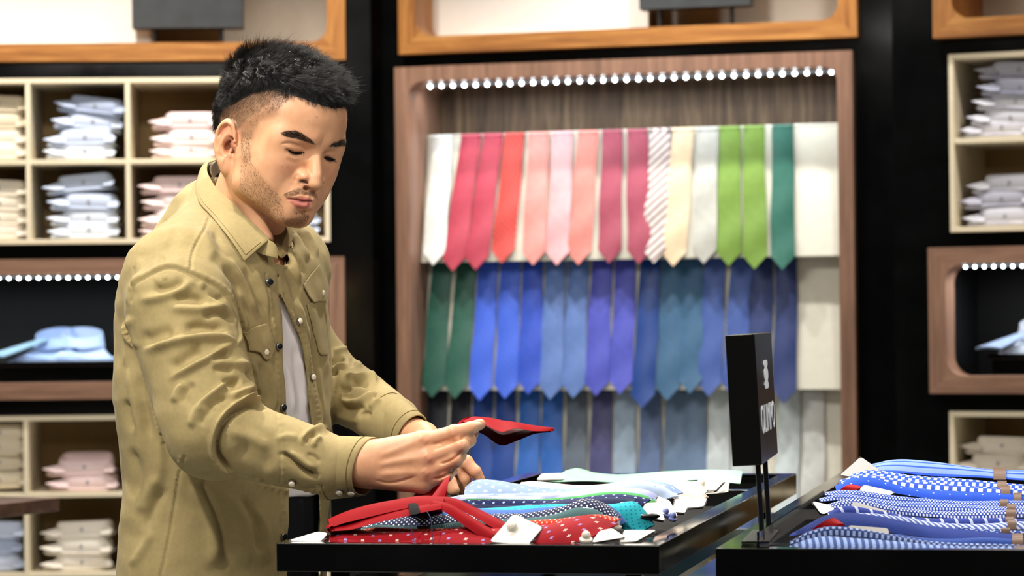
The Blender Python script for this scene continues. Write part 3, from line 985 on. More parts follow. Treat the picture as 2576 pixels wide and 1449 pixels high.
T2 = [
 (1115, 1088, 1000, C_('tie_forest', '#21584a'), 'forest green tie at the end of the middle row'),
 (1178, 1146, 1003, C_('tie_forest', '#21584a'), 'forest green tie beside the royal blue patterned ties'),
 (1232, 1208, 1008, C_('tie_royal_pat', '#2450cf', 'rings', pitch=0.015, col2='#5c83ea'), 'royal blue ring patterned tie beside the forest green ties'),
 (1287, 1272, 1003, C_('tie_royal_pat', '#2450cf', 'rings', pitch=0.015, col2='#5c83ea'), 'royal blue ring patterned tie beside the plain royal tie'),
 (1344, 1330, 992, C_('tie_royal', '#2b4fc2'), 'plain royal blue tie in the middle row'),
 (1400, 1385, 1005, C_('tie_steel', '#5a7abb', rib=0.003), 'steel blue tie next to the plain royal tie'),
 (1457, 1443, 1001, C_('tie_steel', '#5a7abb', rib=0.003), 'steel blue tie next to the violet blue ties'),
 (1517, 1500, 996, C_('tie_violet', '#4a52bb'), 'violet blue tie beside the steel blue ties'),
 (1577, 1560, 992, C_('tie_violet', '#4a52bb'), 'violet blue tie beside the navy tie'),
 (1640, 1618, 1027, C_('tie_navy_satin', '#153f8a', rough=0.4), 'shiny navy tie in the middle row'),
 (1694, 1680, 1008, C_('tie_teal_blue', '#38648a', rib=0.003), 'teal blue tie beside the shiny navy tie'),
 (1745, 1736, 990, C_('tie_teal_blue', '#38648a', rib=0.003), 'teal blue tie in the middle row, next to the slate ties'),
 (1802, 1784, 997, C_('tie_slate', '#3a57a0', 'dots', pitch=0.005, r=0.001, col2='#5d78bb'), 'slate blue pin dot tie beside the teal blue ties'),
 (1868, 1845, 996, C_('tie_slate', '#3a57a0', 'dots', pitch=0.005, r=0.001, col2='#5d78bb'), 'slate blue pin dot tie behind the black store sign'),
 (1922, 1905, 996, C_('tie_ink', '#23366e'), 'ink blue tie behind the black store sign'),
 (1981, 1973, 1015, C_('tie_ink', '#23366e'), 'ink blue tie at the end of the middle row'),
]
for ut, ub, vt, m, lab in T2:
    hung_tie(1, ut, ub, vt, m, lab, group='ties in the middle row')
T3 = [
 (1104, 1092, 1332, C_('tie_black', '#1b1f2c'), 'black tie at the end of the lower row'),
 (1164, 1150, 1330, C_('tie_black', '#1b1f2c'), "black tie behind the man's hand in the lower row"),
 (1220, 1205, 1330, C_('tie_deep_blue', '#17408f'), 'deep blue tie beside the black ties in the lower row'),
 (1276, 1262, 1330, C_('tie_deep_blue', '#17408f'), 'deep blue tie above the held red tie in the lower row'),
 (1337, 1322, 1332, C_('tie_azure', '#2560b4'), 'azure tie beside the deep blue ties in the lower row'),
 (1393, 1384, 1332, C_('tie_azure', '#2560b4'), 'azure tie beside the charcoal tie in the lower row'),
 (1454, 1446, 1330, C_('tie_charcoal', '#5c6878', rib=0.003), 'charcoal grey tie in the lower row'),
 (1517, 1507, 1332, C_('tie_plum', '#3a3c68', 'rings', pitch=0.014, col2='#5c5d92'), 'dark plum patterned tie in the lower row'),
 (1577, 1566, 1328, C_('tie_ice', '#93a8be', rib=0.003), 'pale ice blue tie in the lower row'),
 (1640, 1630, 1330, C_('tie_denim', '#5b7099'), 'denim blue tie in the lower row'),
 (1702, 1695, 1332, C_('tie_steelgrey', '#58708f', 'stripes', pitch=0.006, duty=0.4, col2='#6f86a2', ang=0.3), 'ribbed steel grey tie beside the denim blue tie'),
 (1754, 1748, 1330, C_('tie_steelgrey', '#58708f', 'stripes', pitch=0.006, duty=0.4, col2='#6f86a2', ang=0.3), 'ribbed steel grey tie beside the silver ties'),
 (1812, 1806, 1330, C_('tie_silver', '#c3cdd0'), 'silver tie next to the ribbed steel grey ties'),
 (1872, 1866, 1330, C_('tie_silver', '#c3cdd0'), 'silver tie behind the posts of the store sign'),
 (1990, 1976, 1332, C_('tie_silver2', '#cad6da'), 'pale silver blue tie right of the store sign in the lower row'),
 (2050, 2042, 1330, C_('tie_pearl', '#cfd2d0'), 'pearl grey tie at the end of the lower row'),
]
for ut, ub, vt, m, lab in T3:
    hung_tie(2, ut, ub, vt, m, lab, group='ties in the lower row')

C_ = cloth
# ------------------------------------------------------------------ display trays on their counters
ZT = 1.06
TR_ANG = math.radians(-12.0)
class Tray:
    def __init__(self, u, v, W, D, ang=TR_ANG):
        p = PZ(u, v, ZT)
        self.M = Matrix.Translation((p.x, p.y, 0)) @ Matrix.Rotation(ang, 4, 'Z')
        self.I = self.M.inverted(); self.W = W; self.D = D; self.ang = ang
    def tp(self, u, v, c):
        """point where the ray of a pixel meets the upright plane at tray depth c"""
        o = self.I @ CPOS
        d = self.I.to_3x3() @ ray(u, v)
        return self.M @ (o + d * ((c - o.y) / d.y))
    def w(self, x, y, z):
        return self.M @ Vector((x, y, z))
TA = Tray(695, 1366, 0.487, 1.56)
TB = Tray(1800, 1379, 0.62, 1.62)

M_acrylic = None
def acrylic():
    k = NT('clear_acrylic')
    k.base((1, 1, 1, 1), 0.03, 0.5)
    k.b.inputs['Transmission Weight'].default_value = 1.0
    k.b.inputs['IOR'].default_value = 1.42
    return k.m
M_acrylic = acrylic()
M_glass = NT('green_glass'); M_glass.base(srgb('#cfe6d8'), 0.03, 0.5); M_glass.b.inputs['Transmission Weight'].default_value = 1.0; M_glass.b.inputs['IOR'].default_value = 1.4
M_glass = M_glass.m
M_trayfloor = plain('tray_lining_white', '#d9d6cf', 0.7, 0.2, noise_amt=0.03)
M_traydark = plain('tray_lining_black', '#101112', 0.7, 0.2, noise_amt=0.03)

def build_tray(T, label, divs, group='black lacquer trays'):
    t = thing('display_tray', label, 'tray', T.w(0, 0, ZT - 0.036), T.ang, group)
    W, D, rw, h = T.W, T.D, 0.028, 0.036
    for nm, b in (('front_rim', (0, 0, 0, W, rw, h)), ('back_rim', (0, D - rw, 0, W, D, h)), ('side_rim', (0, rw, 0, rw, D - rw, h)), ('side_rim', (W - rw, rw, 0, W, D - rw, h))):
        box_part(nm, b, M_black, t, 0.0012)
    box_part('tray_floor', (rw, rw, 0.002, W - rw, D - rw, 0.008), M_traydark, t)
    for c in divs:
        box_part('divider', (rw, c - 0.012, 0.008, W - rw, c + 0.012, h - 0.002), M_black, t, 0.0012)
    # clear liner lip along the front edge
    box_part('liner_lip', (rw + 0.001, rw * 0.45, h, W - rw - 0.05, rw * 0.45 + 0.002, h + 0.0045), M_acrylic, t)
    return t
TRA = build_tray(TA, 'black lacquer tray of mixed ties in front of the man', [1.13])
TRB = build_tray(TB, 'black lacquer tray of folded blue ties beside the store sign', [1.1])
def counter(T, label, x0, x1, y0, y1):
    t = thing('counter_base', label, 'counter', T.w(0, 0, 0), T.ang, 'black counters under the trays')
    box_part('plinth', (x0 + 0.02, y0 + 0.02, 0, x1 - 0.02, y1 - 0.02, 0.08), M_blackmat, t, 0.002)
    box_part('cabinet_body', (x0, y0, 0.08, x1, y1, 0.93), M_black, t, 0.003)
    for sx in (x0 + 0.01, x1 - 0.03):
        for sy in (y0 + 0.01, y1 - 0.03):
            box_part('spacer', (sx, sy, 0.93, sx + 0.02, sy + 0.02, ZT - 0.0365), M_black, t, 0.001)
    box_part('glass_shelf', (x0 - 0.005, y0 - 0.005, 0.985, x1 + 0.005, y1 + 0.005, 0.993), M_glass, t)
    return t
counter(TA, 'black counter standing under the mixed tie tray', 0.03, TA.W - 0.03, 0.10, TA.D - 0.04)
counter(TB, 'black counter standing under the blue tie tray', 0.03, TB.W - 0.03, 0.10, TB.D - 0.04)
# upright clear sheet inside the blue tie tray
sheet = thing('acrylic_sheet', 'clear acrylic divider sheet standing beside the folded blue ties', 'divider', TB.w(0.046, 0.035, ZT - 0.028), TB.ang)
mb = MB().box(0, 0, 0, 0.003, 0.80, 0.045); part('sheet', mb, M_acrylic, sheet, 0)
part('foot_lip', MB().box(0.003, 0, 0, 0.03, 0.80, 0.002), M_acrylic, sheet, 0)

def resample(pts, n):
    pts = np.array(pts, float)
    d = np.r_[0, np.cumsum(np.hypot(*np.diff(pts[:, :2], axis=0).T))]
    # smooth through the given points (Catmull-Rom in arc length)
    t = np.linspace(0, d[-1], n)
    out = np.empty((n, pts.shape[1]))
    idx = np.clip(np.searchsorted(d, t, side='right') - 1, 0, len(d) - 2)
    m = np.gradient(pts, d, axis=0) if len(pts) > 2 else np.repeat((pts[1:] - pts[:1]) / d[-1], 2, 0)
    for c in range(pts.shape[1]):
        h = d[idx + 1] - d[idx]; s = (t - d[idx]) / h
        out[:, c] = (2 * s**3 - 3 * s**2 + 1) * pts[idx, c] + (s**3 - 2 * s**2 + s) * h * m[idx, c] + (-2 * s**3 + 3 * s**2) * pts[idx + 1, c] + (s**3 - s**2) * h * m[idx + 1, c]
    return out

def ribbon_mb(F, B, thick=0.006, bulge=0.004, ns=6, mb=None, uv0=0.0, end_round=True, wav=0.0012):
    """padded cloth strip between two edge lines given in the world; upper skin, lower skin, rolled rims"""
    mb = mb or MB()
    n = len(F)
    ph = random.random() * 6
    top = []; bot = []; uvs = []
    L = 0.0
    for i in range(n):
        if i:
            L += ((F[i] + B[i]) / 2 - (F[i - 1] + B[i - 1]) / 2).length
        ax = B[i] - F[i]
        tan = (F[min(i + 1, n - 1)] - F[max(i - 1, 0)])
        nr = tan.cross(ax)
        nr = nr.normalized() if nr.length > 1e-9 else Vector((0, 0, 1))
        if nr.z < 0:
            nr = -nr
        taper = 1.0
        if end_round:
            e = min(i, n - 1 - i) / 3.0
            taper = min(1.0, 0.35 + 0.65 * e)
        r = []; b = []; q = []
        w = ax.length
        for j in range(ns + 1):
            s = j / ns
            c = math.sin(PI * min(max(s, 0.0), 1.0)) ** 0.5
            hgt = (bulge * math.sin(PI * s) + wav * math.sin(ph + 37 * L + 3 * s)) * taper
            p = F[i] + ax * s
            r.append(p + nr * (hgt + thick * 0.5 * c * taper)); b.append(p + nr * (hgt * 0.6 - thick * 0.5 * c * taper)); q.append((uv0 + L, s * w))
        top.append(r); bot.append(b); uvs.append(q)
    mb.grid(top, uvs=uvs); mb.grid(bot, uvs=uvs, flip=True)
    for A, Bq, U in ((top[0], bot[0], uvs[0]), (top[-1], bot[-1], uvs[-1])):
        mb.grid([A, Bq], uvs=[U, U])
    return mb

def lay_tie(T, fr, ba, cf, cb, mat, label, group, name='necktie', n=60, thick=0.006, bulge=0.004, cat='tie', parent=None, skew=0.0):
    f = resample(fr, n); b = resample(ba, n)
    F = [T.tp(u, v, cf + skew * i / n) for i, (u, v) in enumerate(f)]; B = [T.tp(u, v, cb + skew * i / n) for i, (u, v) in enumerate(b)]
    mb = ribbon_mb(F, B, thick, bulge)
    c = F[n // 2]
    mb.v = [(x - c.x, y - c.y, z - c.z) for x, y, z in mb.v]
    t = thing(name, label, cat, c, 0, group)
    part('blade', mb, mat, t, 60)
    return t

GA = 'ties lying in the front tray'
LT = [
 ([(1372,1212),(1480,1212),(1560,1214),(1680,1212),(1790,1209),(1862,1216)], [(1420,1199),(1452,1180),(1500,1190),(1600,1195),(1700,1188),(1780,1181),(1868,1186)], 1.16, 1.27, C_('lt_mint','#9fd4b4'), 'mint green tie alone in the back compartment of the tray'),
 ([(1700,1228),(1760,1240),(1800,1240),(1832,1236)], [(1690,1213),(1740,1212),(1790,1208),(1836,1214)], 0.66, 0.74, C_('lt_cream2','#e9e2d2'), 'cream tie end by the right rim of the tray'),
 ([(1300,1234),(1400,1242),(1500,1238),(1600,1228),(1700,1226),(1770,1248)], [(1312,1213),(1372,1218),(1450,1226),(1550,1219),(1650,1212),(1730,1216),(1786,1228)], 0.54, 0.62, C_('lt_cream','#dccfb9'), 'long cream tie behind the polka dot tie'),
 ([(1600,1246),(1660,1246),(1720,1258),(1770,1259)], [(1610,1226),(1680,1228),(1740,1232),(1784,1250)], 0.50, 0.53, C_('lt_blush','#eccfc2'), 'blush pink tie end beside the polka dot tie'),
 ([(1166,1252),(1200,1259),(1300,1257),(1400,1254),(1500,1243),(1620,1232),(1690,1250)], [(1170,1226),(1186,1213),(1240,1209),(1300,1218),(1400,1231),(1500,1228),(1600,1214),(1660,1212),(1700,1224),(1720,1240)], 0.42, 0.48, C_('lt_polka','#8ba3d2','dots',pitch=0.0150,r=0.0027,col2='#fbeee4'), 'light blue polka dot tie with pale pink dots at the back of the pile'),
 ([(1124,1266),(1200,1264),(1440,1250),(1600,1230),(1672,1258)], [(1128,1252),(1180,1248),(1300,1252),(1440,1243),(1600,1221),(1650,1218),(1712,1248)], 0.375, 0.40, C_('lt_ice','#b9cdea','dots',pitch=0.016,r=0.0007,col2='#5b7fc0'), 'ice blue pin dot tie in front of the polka dot tie'),
 ([(1120,1268),(1300,1266),(1440,1262),(1560,1250),(1620,1252),(1644,1266)], [(1128,1258),(1300,1254),(1450,1244),(1580,1231),(1640,1240),(1672,1264)], 0.335, 0.365, C_('lt_lilac','#aeb6e0','stripes',pitch=0.0036,duty=0.42,col2='#a6b0e4',ang=0.0), 'lilac ribbed tie beside the green tie'),
 ([(1150,1274),(1300,1270),(1440,1268),(1540,1258),(1600,1266),(1654,1288)], [(1150,1266),(1300,1265),(1450,1259),(1560,1244),(1620,1246),(1672,1277)], 0.30, 0.325, C_('lt_green','#4fa05c',rib=0.003), 'fresh green tie under the lilac ribbed tie'),
 ([(1090,1278),(1300,1279),(1440,1272),(1560,1268),(1606,1280)], [(1090,1266),(1300,1264),(1440,1260),(1560,1252),(1644,1254)], 0.265, 0.29, C_('lt_navydot','#2b3260','dots',pitch=0.0100,r=0.0016,col2='#a9c6f2'), 'navy tie with light blue dots ending in a raised tip'),
 ([(1060,1294),(1300,1288),(1440,1278),(1540,1274),(1596,1272)], [(1060,1282),(1200,1275),(1300,1276),(1440,1268),(1540,1258),(1598,1254)], 0.235, 0.26, C_('lt_navysq','#272d4e','squares',pitch=0.026,col2='#e2e2ea'), 'navy tie with small white squares'),
 ([(1080,1296),(1200,1294),(1300,1292),(1450,1290),(1530,1304),(1566,1330),(1612,1340)], [(1080,1286),(1200,1286),(1300,1283),(1450,1276),(1540,1269),(1600,1264),(1626,1290),(1648,1322)], 0.20, 0.225, C_('lt_turq','#2fb4c2','dots',pitch=0.0062,r=0.0012,col2='#1f7fae'), 'turquoise dotted tie with its wide end by the right rim'),
 ([(985,1310),(1080,1306),(1140,1300),(1300,1304),(1450,1296),(1530,1296),(1556,1325)], [(1000,1302),(1050,1289),(1120,1281),(1300,1287),(1450,1279),(1535,1274),(1578,1312)], 0.17, 0.195, C_('lt_mid','#476bb0','squares',pitch=0.030,col2='#e6e8f0',rib=0.003), 'mid blue ribbed tie with small squares'),
 ([(905,1337),(1000,1335),(1100,1331),(1170,1322),(1300,1316),(1400,1300),(1475,1280),(1516,1300),(1552,1308)], [(918,1324),(960,1311),(1000,1304),(1060,1302),(1130,1293),(1250,1297),(1340,1298),(1420,1279),(1490,1256),(1524,1268),(1558,1297)], 0.135, 0.165, C_('lt_whitedot','#232a4a','dots',pitch=0.0049,r=0.00105,col2='#f2f3f6'), 'dark navy tie densely dotted in white with a hump'),
 ([(900,1340),(1050,1340),(1170,1331),(1300,1326),(1400,1316),(1480,1304),(1526,1313)], [(925,1328),(1050,1331),(1150,1321),(1250,1318),(1380,1301),(1472,1279),(1530,1304)], 0.105, 0.13, C_('lt_teal','#3d5f63','squares',pitch=0.030,col2='#e8ebea',rib=0.003), 'dark teal ribbed tie with white squares'),
 ([(935,1350),(1050,1350),(1200,1340),(1400,1324),(1500,1312),(1536,1320)], [(905,1333),(960,1334),(1050,1338),(1180,1330),(1400,1313),(1500,1301),(1564,1306)], 0.085, 0.10, C_('lt_orange','#e2442c','dots',pitch=0.0046,r=0.001,col2='#f7d9c8'), 'orange red tie finely dotted in white'),
 ([(826,1376),(950,1376),(1100,1376),(1240,1376),(1380,1374),(1472,1362)], [(832,1338),(850,1331),(950,1339),(1040,1342),(1120,1336),(1180,1323),(1260,1325),(1380,1321),(1425,1307),(1480,1295),(1530,1306),(1558,1318)], 0.034, 0.08, C_('lt_floral','#8f101b','flowers',pitch=0.0165,col2='#e9dcd0',col3='#8d97d8',col4='#c9545c'), 'dark red tie sprinkled with small flowers along the front rim'),
]
for fr, ba, cf, cb, m, lab in LT:
    lay_tie(TA, fr, ba, cf, cb, m, lab, GA)

# ---- cards with knobs on which the ties are sold
M_card = plain('white_card', '#f3f0ea', 0.5, 0.3, noise_amt=0.01)
M_knob = plain('cream_plastic', '#e9e5d8', 0.35, 0.4, noise_amt=0.01)
def card(T, q, c, label, knob=None, group='white tie cards in the front tray', sleeve=True, kr=0.007, kcol=None, thick=0.0016):
    """q: four pixel corners, c: their tray depths"""
    pts = [T.tp(u, v, cc) for (u, v), cc in zip(q, c)]
    ctr = sum(pts, Vector()) / 4
    nr = (pts[1] - pts[0]).cross(pts[3] - pts[0]).normalized()
    if nr.dot(CPOS - ctr) < 0:
        nr = -nr
    t = thing('tie_card', label, 'card', ctr, 0, group)
    def plate(s, th, lift):
        loop = []
        for i in range(4):
            a, p, b = pts[i - 1] - ctr, pts[i] - ctr, pts[(i + 1) % 4] - ctr
            for k in (0.08, 0.03, 0.0):
                pass
            da = (a - p).normalized() * 0.004; db = (b - p).normalized() * 0.004
            loop += [p * s + da, p * s + (da + db) * 0.3, p * s + db]
        n = len(loop)
        mb = MB()
        mb.add([p + nr * (lift + th) for p in loop] + [p + nr * lift for p in loop],
               [tuple(range(n)), tuple(range(2 * n - 1, n - 1, -1))] + [(i, n + i, n + (i + 1) % n, (i + 1) % n) for i in range(n)])
        return mb
    part('card_sheet', plate(1.0, thick, 0), M_card, t, 30)
    if sleeve:
        part('clear_sleeve', plate(1.10, 0.0005, -0.0012), M_acrylic, t, 30)
    if knob:
        mk = M_knob if kcol is None else plain('knob_' + kcol, kcol, 0.35, 0.4, noise_amt=0.01)
        for (ku, kv) in knob:
            d = ray(ku, kv)
            tt = (ctr - CPOS).dot(nr) / d.dot(nr)
            kp = CPOS + d * tt - ctr
            ax = (nr * 0.8 + Vector((0, 0, 0.6))).normalized()
            M = Matrix.Translation(kp - ax * kr * 0.6) @ ax.to_track_quat('Z', 'Y').to_matrix().to_4x4()
            prof = [(kr * 1.25, 0.0), (kr * 1.5, kr * 0.25), (kr * 1.5, kr * 0.7), (kr * 1.1, kr * 0.95), (kr * 0.95, kr * 1.1), (kr * 1.05, kr * 1.6), (kr * 0.85, kr * 2.2), (kr * 0.4, kr * 2.55), (0.0005, kr * 2.62)]
            part('knob', MB().lathe(prof, 18, M), mk, t)
    return t
card(TA, [(1232, 1364), (1293, 1294), (1366, 1328), (1328, 1372)], [0.022, 0.052, 0.055, 0.024], 'white card with a round knob in front of the dark red tie', [(1289, 1336)])
card(TA, [(1488, 1367), (1508, 1338), (1540, 1331), (1572, 1353)], [0.03, 0.05, 0.07, 0.05], 'white card leaning under the dark red tie end', [(1474, 1356)], kr=0.0055)
card(TA, [(1560, 1366), (1570, 1336), (1650, 1336), (1600, 1364)], [0.04, 0.09, 0.13, 0.06], 'white card lying flat by the near right corner of the tray', [(1548, 1324)], kr=0.0055)
card(TA, [(1612, 1300), (1622, 1268), (1655, 1266), (1672, 1312)], [0.21, 0.25, 0.27, 0.24], 'white card behind the turquoise tie end', None)
card(TA, [(1648, 1292), (1654, 1250), (1684, 1262), (1704, 1302)], [0.27, 0.32, 0.34, 0.30], 'white card with a blue knob by the green tie', [(1672, 1294), (1690, 1304)], kr=0.0045, kcol='#8d9ade')
card(TA, [(1690, 1290), (1700, 1252), (1738, 1250), (1722, 1292)], [0.34, 0.40, 0.42, 0.37], 'white card beside the ice blue tie', None)
card(TA, [(1728, 1280), (1736, 1258), (1778, 1256), (1770, 1276)], [0.42, 0.47, 0.48, 0.44], 'small white card by the right rim behind the others', None)
card(TA, [(1720, 1240), (1736, 1222), (1822, 1212), (1800, 1236)], [0.60, 0.64, 0.67, 0.64], 'white card lying at the back right of the pile', [(1762, 1226)], kr=0.006)
card(TA, [(1350, 1209), (1362, 1194), (1415, 1192), (1420, 1207)], [1.155, 1.19, 1.20, 1.165], 'cream card left of the mint green tie', None, sleeve=False)
card(TA, [(728, 1362), (800, 1340), (826, 1344), (806, 1364)], [0.03, 0.06, 0.06, 0.035], 'pale card at the near left corner of the tray', None)
clasp = thing('tie_clasp', 'black clasp lying on the white card behind the turquoise tie', 'clasp', TA.tp(1636, 1299, 0.215), TA.ang + 0.2)
part('clip', MB().lathe([(0.0005, -0.013), (0.003, -0.010), (0.004, 0), (0.0035, 0.008), (0.0005, 0.013)], 12, Matrix.Rotation(PI / 2, 4, 'Y')), M_steel_blk, clasp)

# ------------------------------------------------------------------ folded blue ties in the second tray
GB = 'folded blue ties in the second tray'
M_band = plain('brown_band', '#6d5546', 0.5, 0.3, noise_amt=0.05)
RT = [
 # upper edge, lower edge, depth (upper, lower), cloth, label
 ([(2196,1166),(2250,1157),(2330,1162),(2420,1172),(2500,1182),(2576,1187),(2700,1190)], [(2180,1190),(2260,1188),(2340,1196),(2430,1202),(2500,1204),(2576,1207),(2700,1210)], 0.80, 0.76, C_('rt_pale','#7f9be6','stripes',pitch=0.012,duty=0.3,col2='#2f57d0',ang=PI/2), 'pale blue bundle of ties at the far end of the blue tray', 2515, 0.016),
 ([(2150,1192),(2200,1186),(2300,1200),(2430,1214),(2530,1222),(2700,1226)], [(2136,1204),(2230,1206),(2320,1216),(2430,1224),(2530,1230),(2700,1234)], 0.70, 0.67, C_('rt_check2','#2c55c6','weave',pitch=0.010,col2='#dfe6fb'), 'white and blue chequered tie behind the royal blue one', 2521, 0.012),
 ([(2118,1206),(2180,1196),(2290,1215),(2420,1228),(2530,1233),(2700,1238)], [(2110,1220),(2220,1218),(2320,1230),(2430,1240),(2530,1243),(2700,1248)], 0.64, 0.61, C_('rt_check','#2b50bc','weave',pitch=0.012,col2='#e9edfb'), 'boldly chequered blue and white tie', 2530, 0.012),
 ([(2100,1222),(2160,1203),(2260,1222),(2400,1240),(2510,1248),(2700,1256)], [(2108,1246),(2180,1230),(2270,1246),(2400,1260),(2510,1262),(2700,1270)], 0.56, 0.53, C_('rt_royaldot','#2350c8','dots',pitch=0.016,r=0.0012,col2='#b9c8f4'), 'royal blue tie with tiny dots and a red lining showing', 2560, 0.010),
 ([(2078,1238),(2140,1238),(2250,1256),(2380,1264),(2512,1268),(2700,1272)], [(2074,1246),(2150,1250),(2250,1266),(2380,1274),(2512,1277),(2700,1281)], 0.47, 0.45, C_('rt_white1','#2f50b4','weave',pitch=0.0042,col2='#cdd8f4'), 'pale ribbed tie at the top of its stack of three', 2526, 0.010),
 ([(2060,1256),(2140,1251),(2250,1268),(2380,1276),(2530,1280),(2700,1284)], [(2064,1262),(2150,1261),(2250,1278),(2380,1286),(2530,1290),(2700,1294)], 0.44, 0.42, C_('rt_white1','#2f50b4','weave',pitch=0.0042,col2='#cdd8f4'), 'pale ribbed tie in the middle of its stack of three', 2544, 0.010),
 ([(2072,1272),(2140,1262),(2240,1280),(2380,1290),(2520,1293),(2700,1297)], [(2080,1280),(2150,1274),(2240,1294),(2380,1304),(2520,1303),(2700,1306)], 0.41, 0.39, C_('rt_white2','#27449e','weave',pitch=0.0046,col2='#d5ddf5'), 'pale ribbed tie at the bottom of its stack of three', 2544, 0.012),
 ([(2082,1290),(2110,1282),(2200,1292),(2300,1306),(2420,1312),(2530,1312),(2700,1315)], [(2084,1300),(2130,1294),(2220,1304),(2310,1318),(2420,1324),(2530,1322),(2700,1326)], 0.36, 0.34, C_('rt_dash','#2c3f92','stripes',pitch=0.018,duty=0.2,col2='#b6bfe8',ang=0.3), 'dark blue tie with broken pale stripes', 2540, 0.010),
 ([(2090,1300),(2180,1297),(2260,1308),(2350,1322),(2450,1324),(2540,1320),(2700,1322)], [(2090,1308),(2190,1306),(2270,1320),(2350,1334),(2450,1334),(2540,1330),(2700,1332)], 0.31, 0.29, C_('rt_herring','#5a70b8','stripes',pitch=0.005,duty=0.45,col2='#d2dbf2',ang=0.9), 'light blue herringbone tie in the blue tray', 2546, 0.010),
 ([(2010,1336),(2040,1318),(2080,1298),(2200,1300),(2300,1316),(2400,1332),(2500,1348),(2560,1356),(2700,1362)], [(1984,1350),(2040,1340),(2100,1326),(2200,1336),(2300,1350),(2400,1358),(2500,1362),(2560,1364),(2700,1372)], 0.24, 0.20, C_('rt_navy','#1f3682',rib=0.003), 'plain navy tie with a high hump at its left end', 2560, 0.012),
 ([(2400,1330),(2450,1334),(2520,1338),(2576,1342),(2700,1344)], [(2390,1340),(2450,1346),(2520,1350),(2576,1352),(2700,1354)], 0.26, 0.25, C_('rt_diam','#3450a0','rings',pitch=0.009,col2='#c8d3f0'), 'blue tie with small diamonds under the herringbone one', 2530, 0.010),
 ([(2230,1346),(2300,1356),(2400,1364),(2480,1362),(2545,1364),(2700,1370)], [(2226,1356),(2300,1366),(2400,1374),(2480,1374),(2545,1376),(2700,1382)], 0.15, 0.13, C_('rt_mid','#34509e',rib=0.003), 'mid blue tie under the hump of the navy tie', 2560, 0.012),
 ([(1990,1362),(2040,1340),(2080,1330),(2140,1336),(2230,1350),(2330,1366),(2420,1376),(2576,1382),(2700,1388)], [(1986,1370),(2046,1356),(2090,1347),(2140,1350),(2230,1362),(2330,1376),(2420,1384),(2576,1390),(2700,1396)], 0.10, 0.085, C_('rt_twill','#33477f','weave',pitch=0.007,col2='#9fb1dd'), 'dark twill tie arched over the ribbed one at the front', 2590, 0.010),
 ([(1988,1372),(2060,1350),(2150,1358),(2250,1366),(2350,1374),(2450,1380),(2576,1386),(2700,1392)], [(1984,1388),(2100,1386),(2250,1392),(2400,1396),(2576,1402),(2650,1404),(2700,1406)], 0.07, 0.036, C_('rt_rib','#3f5796','stripes',pitch=0.0085,duty=0.5,col2='#93abdd',ang=0.12), 'broadly ribbed pale blue tie along the front rim of the blue tray', 2565, 0.010),
]
for up, lo, cu, cl, m, lab, ub, bw in RT:
    t = lay_tie(TB, lo, up, cl, cu, m, lab, GB, n=48, thick=0.007, bulge=0.003)
    uu = np.array(up); ll = np.array(lo)
    vt = np.interp(ub, uu[:, 0], uu[:, 1]); vb = np.interp(ub, ll[:, 0], ll[:, 1])
    a = TB.tp(ub, vb + 2, cl - 0.003) - t.location; b = TB.tp(ub, vt - 2, cu + 0.003) - t.location
    ex = TB.M.to_3x3() @ Vector((bw * 0.55, 0, 0))
    mb = ribbon_mb([a - ex, a - ex * 0.3, a + ex * 0.3, a + ex], [b - ex, b - ex * 0.3, b + ex * 0.3, b + ex], 0.0095, 0.0045, end_round=False, wav=0)
    part('paper_band', mb, M_band, t, 40)
    if 'royal blue' in lab or 'high hump' in lab:
        q = [(2108, 1238), (2140, 1217), (2174, 1222), (2150, 1240)] if 'royal' in lab else [(2040, 1334), (2098, 1303), (2130, 1322), (2100, 1330)]
        cc = [0.527, 0.534, 0.534, 0.527] if 'royal' in lab else [0.196, 0.205, 0.205, 0.196]
        P4 = [TB.tp(u, v, c_) - t.location for (u, v), c_ in zip(q, cc)]
        mb = ribbon_mb([P4[0], P4[0].lerp(P4[3], 0.5), P4[3]], [P4[1], P4[1].lerp(P4[2], 0.5), P4[2]], 0.003, 0.002, end_round=False)
        lp = part('lining', mb, C_('lining_red', '#a8141c', rough=0.5), t, 40); lp['label'] = 'red lining'
GC = 'white cards among the blue ties'
card(TB, [(2134, 1342), (2134, 1322), (2236, 1330), (2236, 1352)], [0.178, 0.182, 0.182, 0.178], 'white card tucked in front of the navy tie with the hump', None, GC)
card(TB, [(2112, 1196), (2164, 1150), (2228, 1194), (2180, 1206)], [0.70, 0.73, 0.74, 0.72], 'white pointed card rising at the far left of the blue ties', None, GC)
card(TB, [(2066, 1296), (2042, 1262), (2094, 1274), (2100, 1286)], [0.37, 0.38, 0.40, 0.38], 'small white card poking out left of the dark striped tie', None, GC)
card(TB, [(2140, 1276), (2146, 1262), (2232, 1286), (2226, 1298)], [0.372, 0.376, 0.38, 0.376], 'white card between the ribbed stack and the striped tie', None, GC)
card(TB, [(2160, 1236), (2172, 1220), (2250, 1238), (2240, 1248)], [0.515, 0.52, 0.52, 0.515], 'white card under the royal blue tie with the red lining', None, GC)

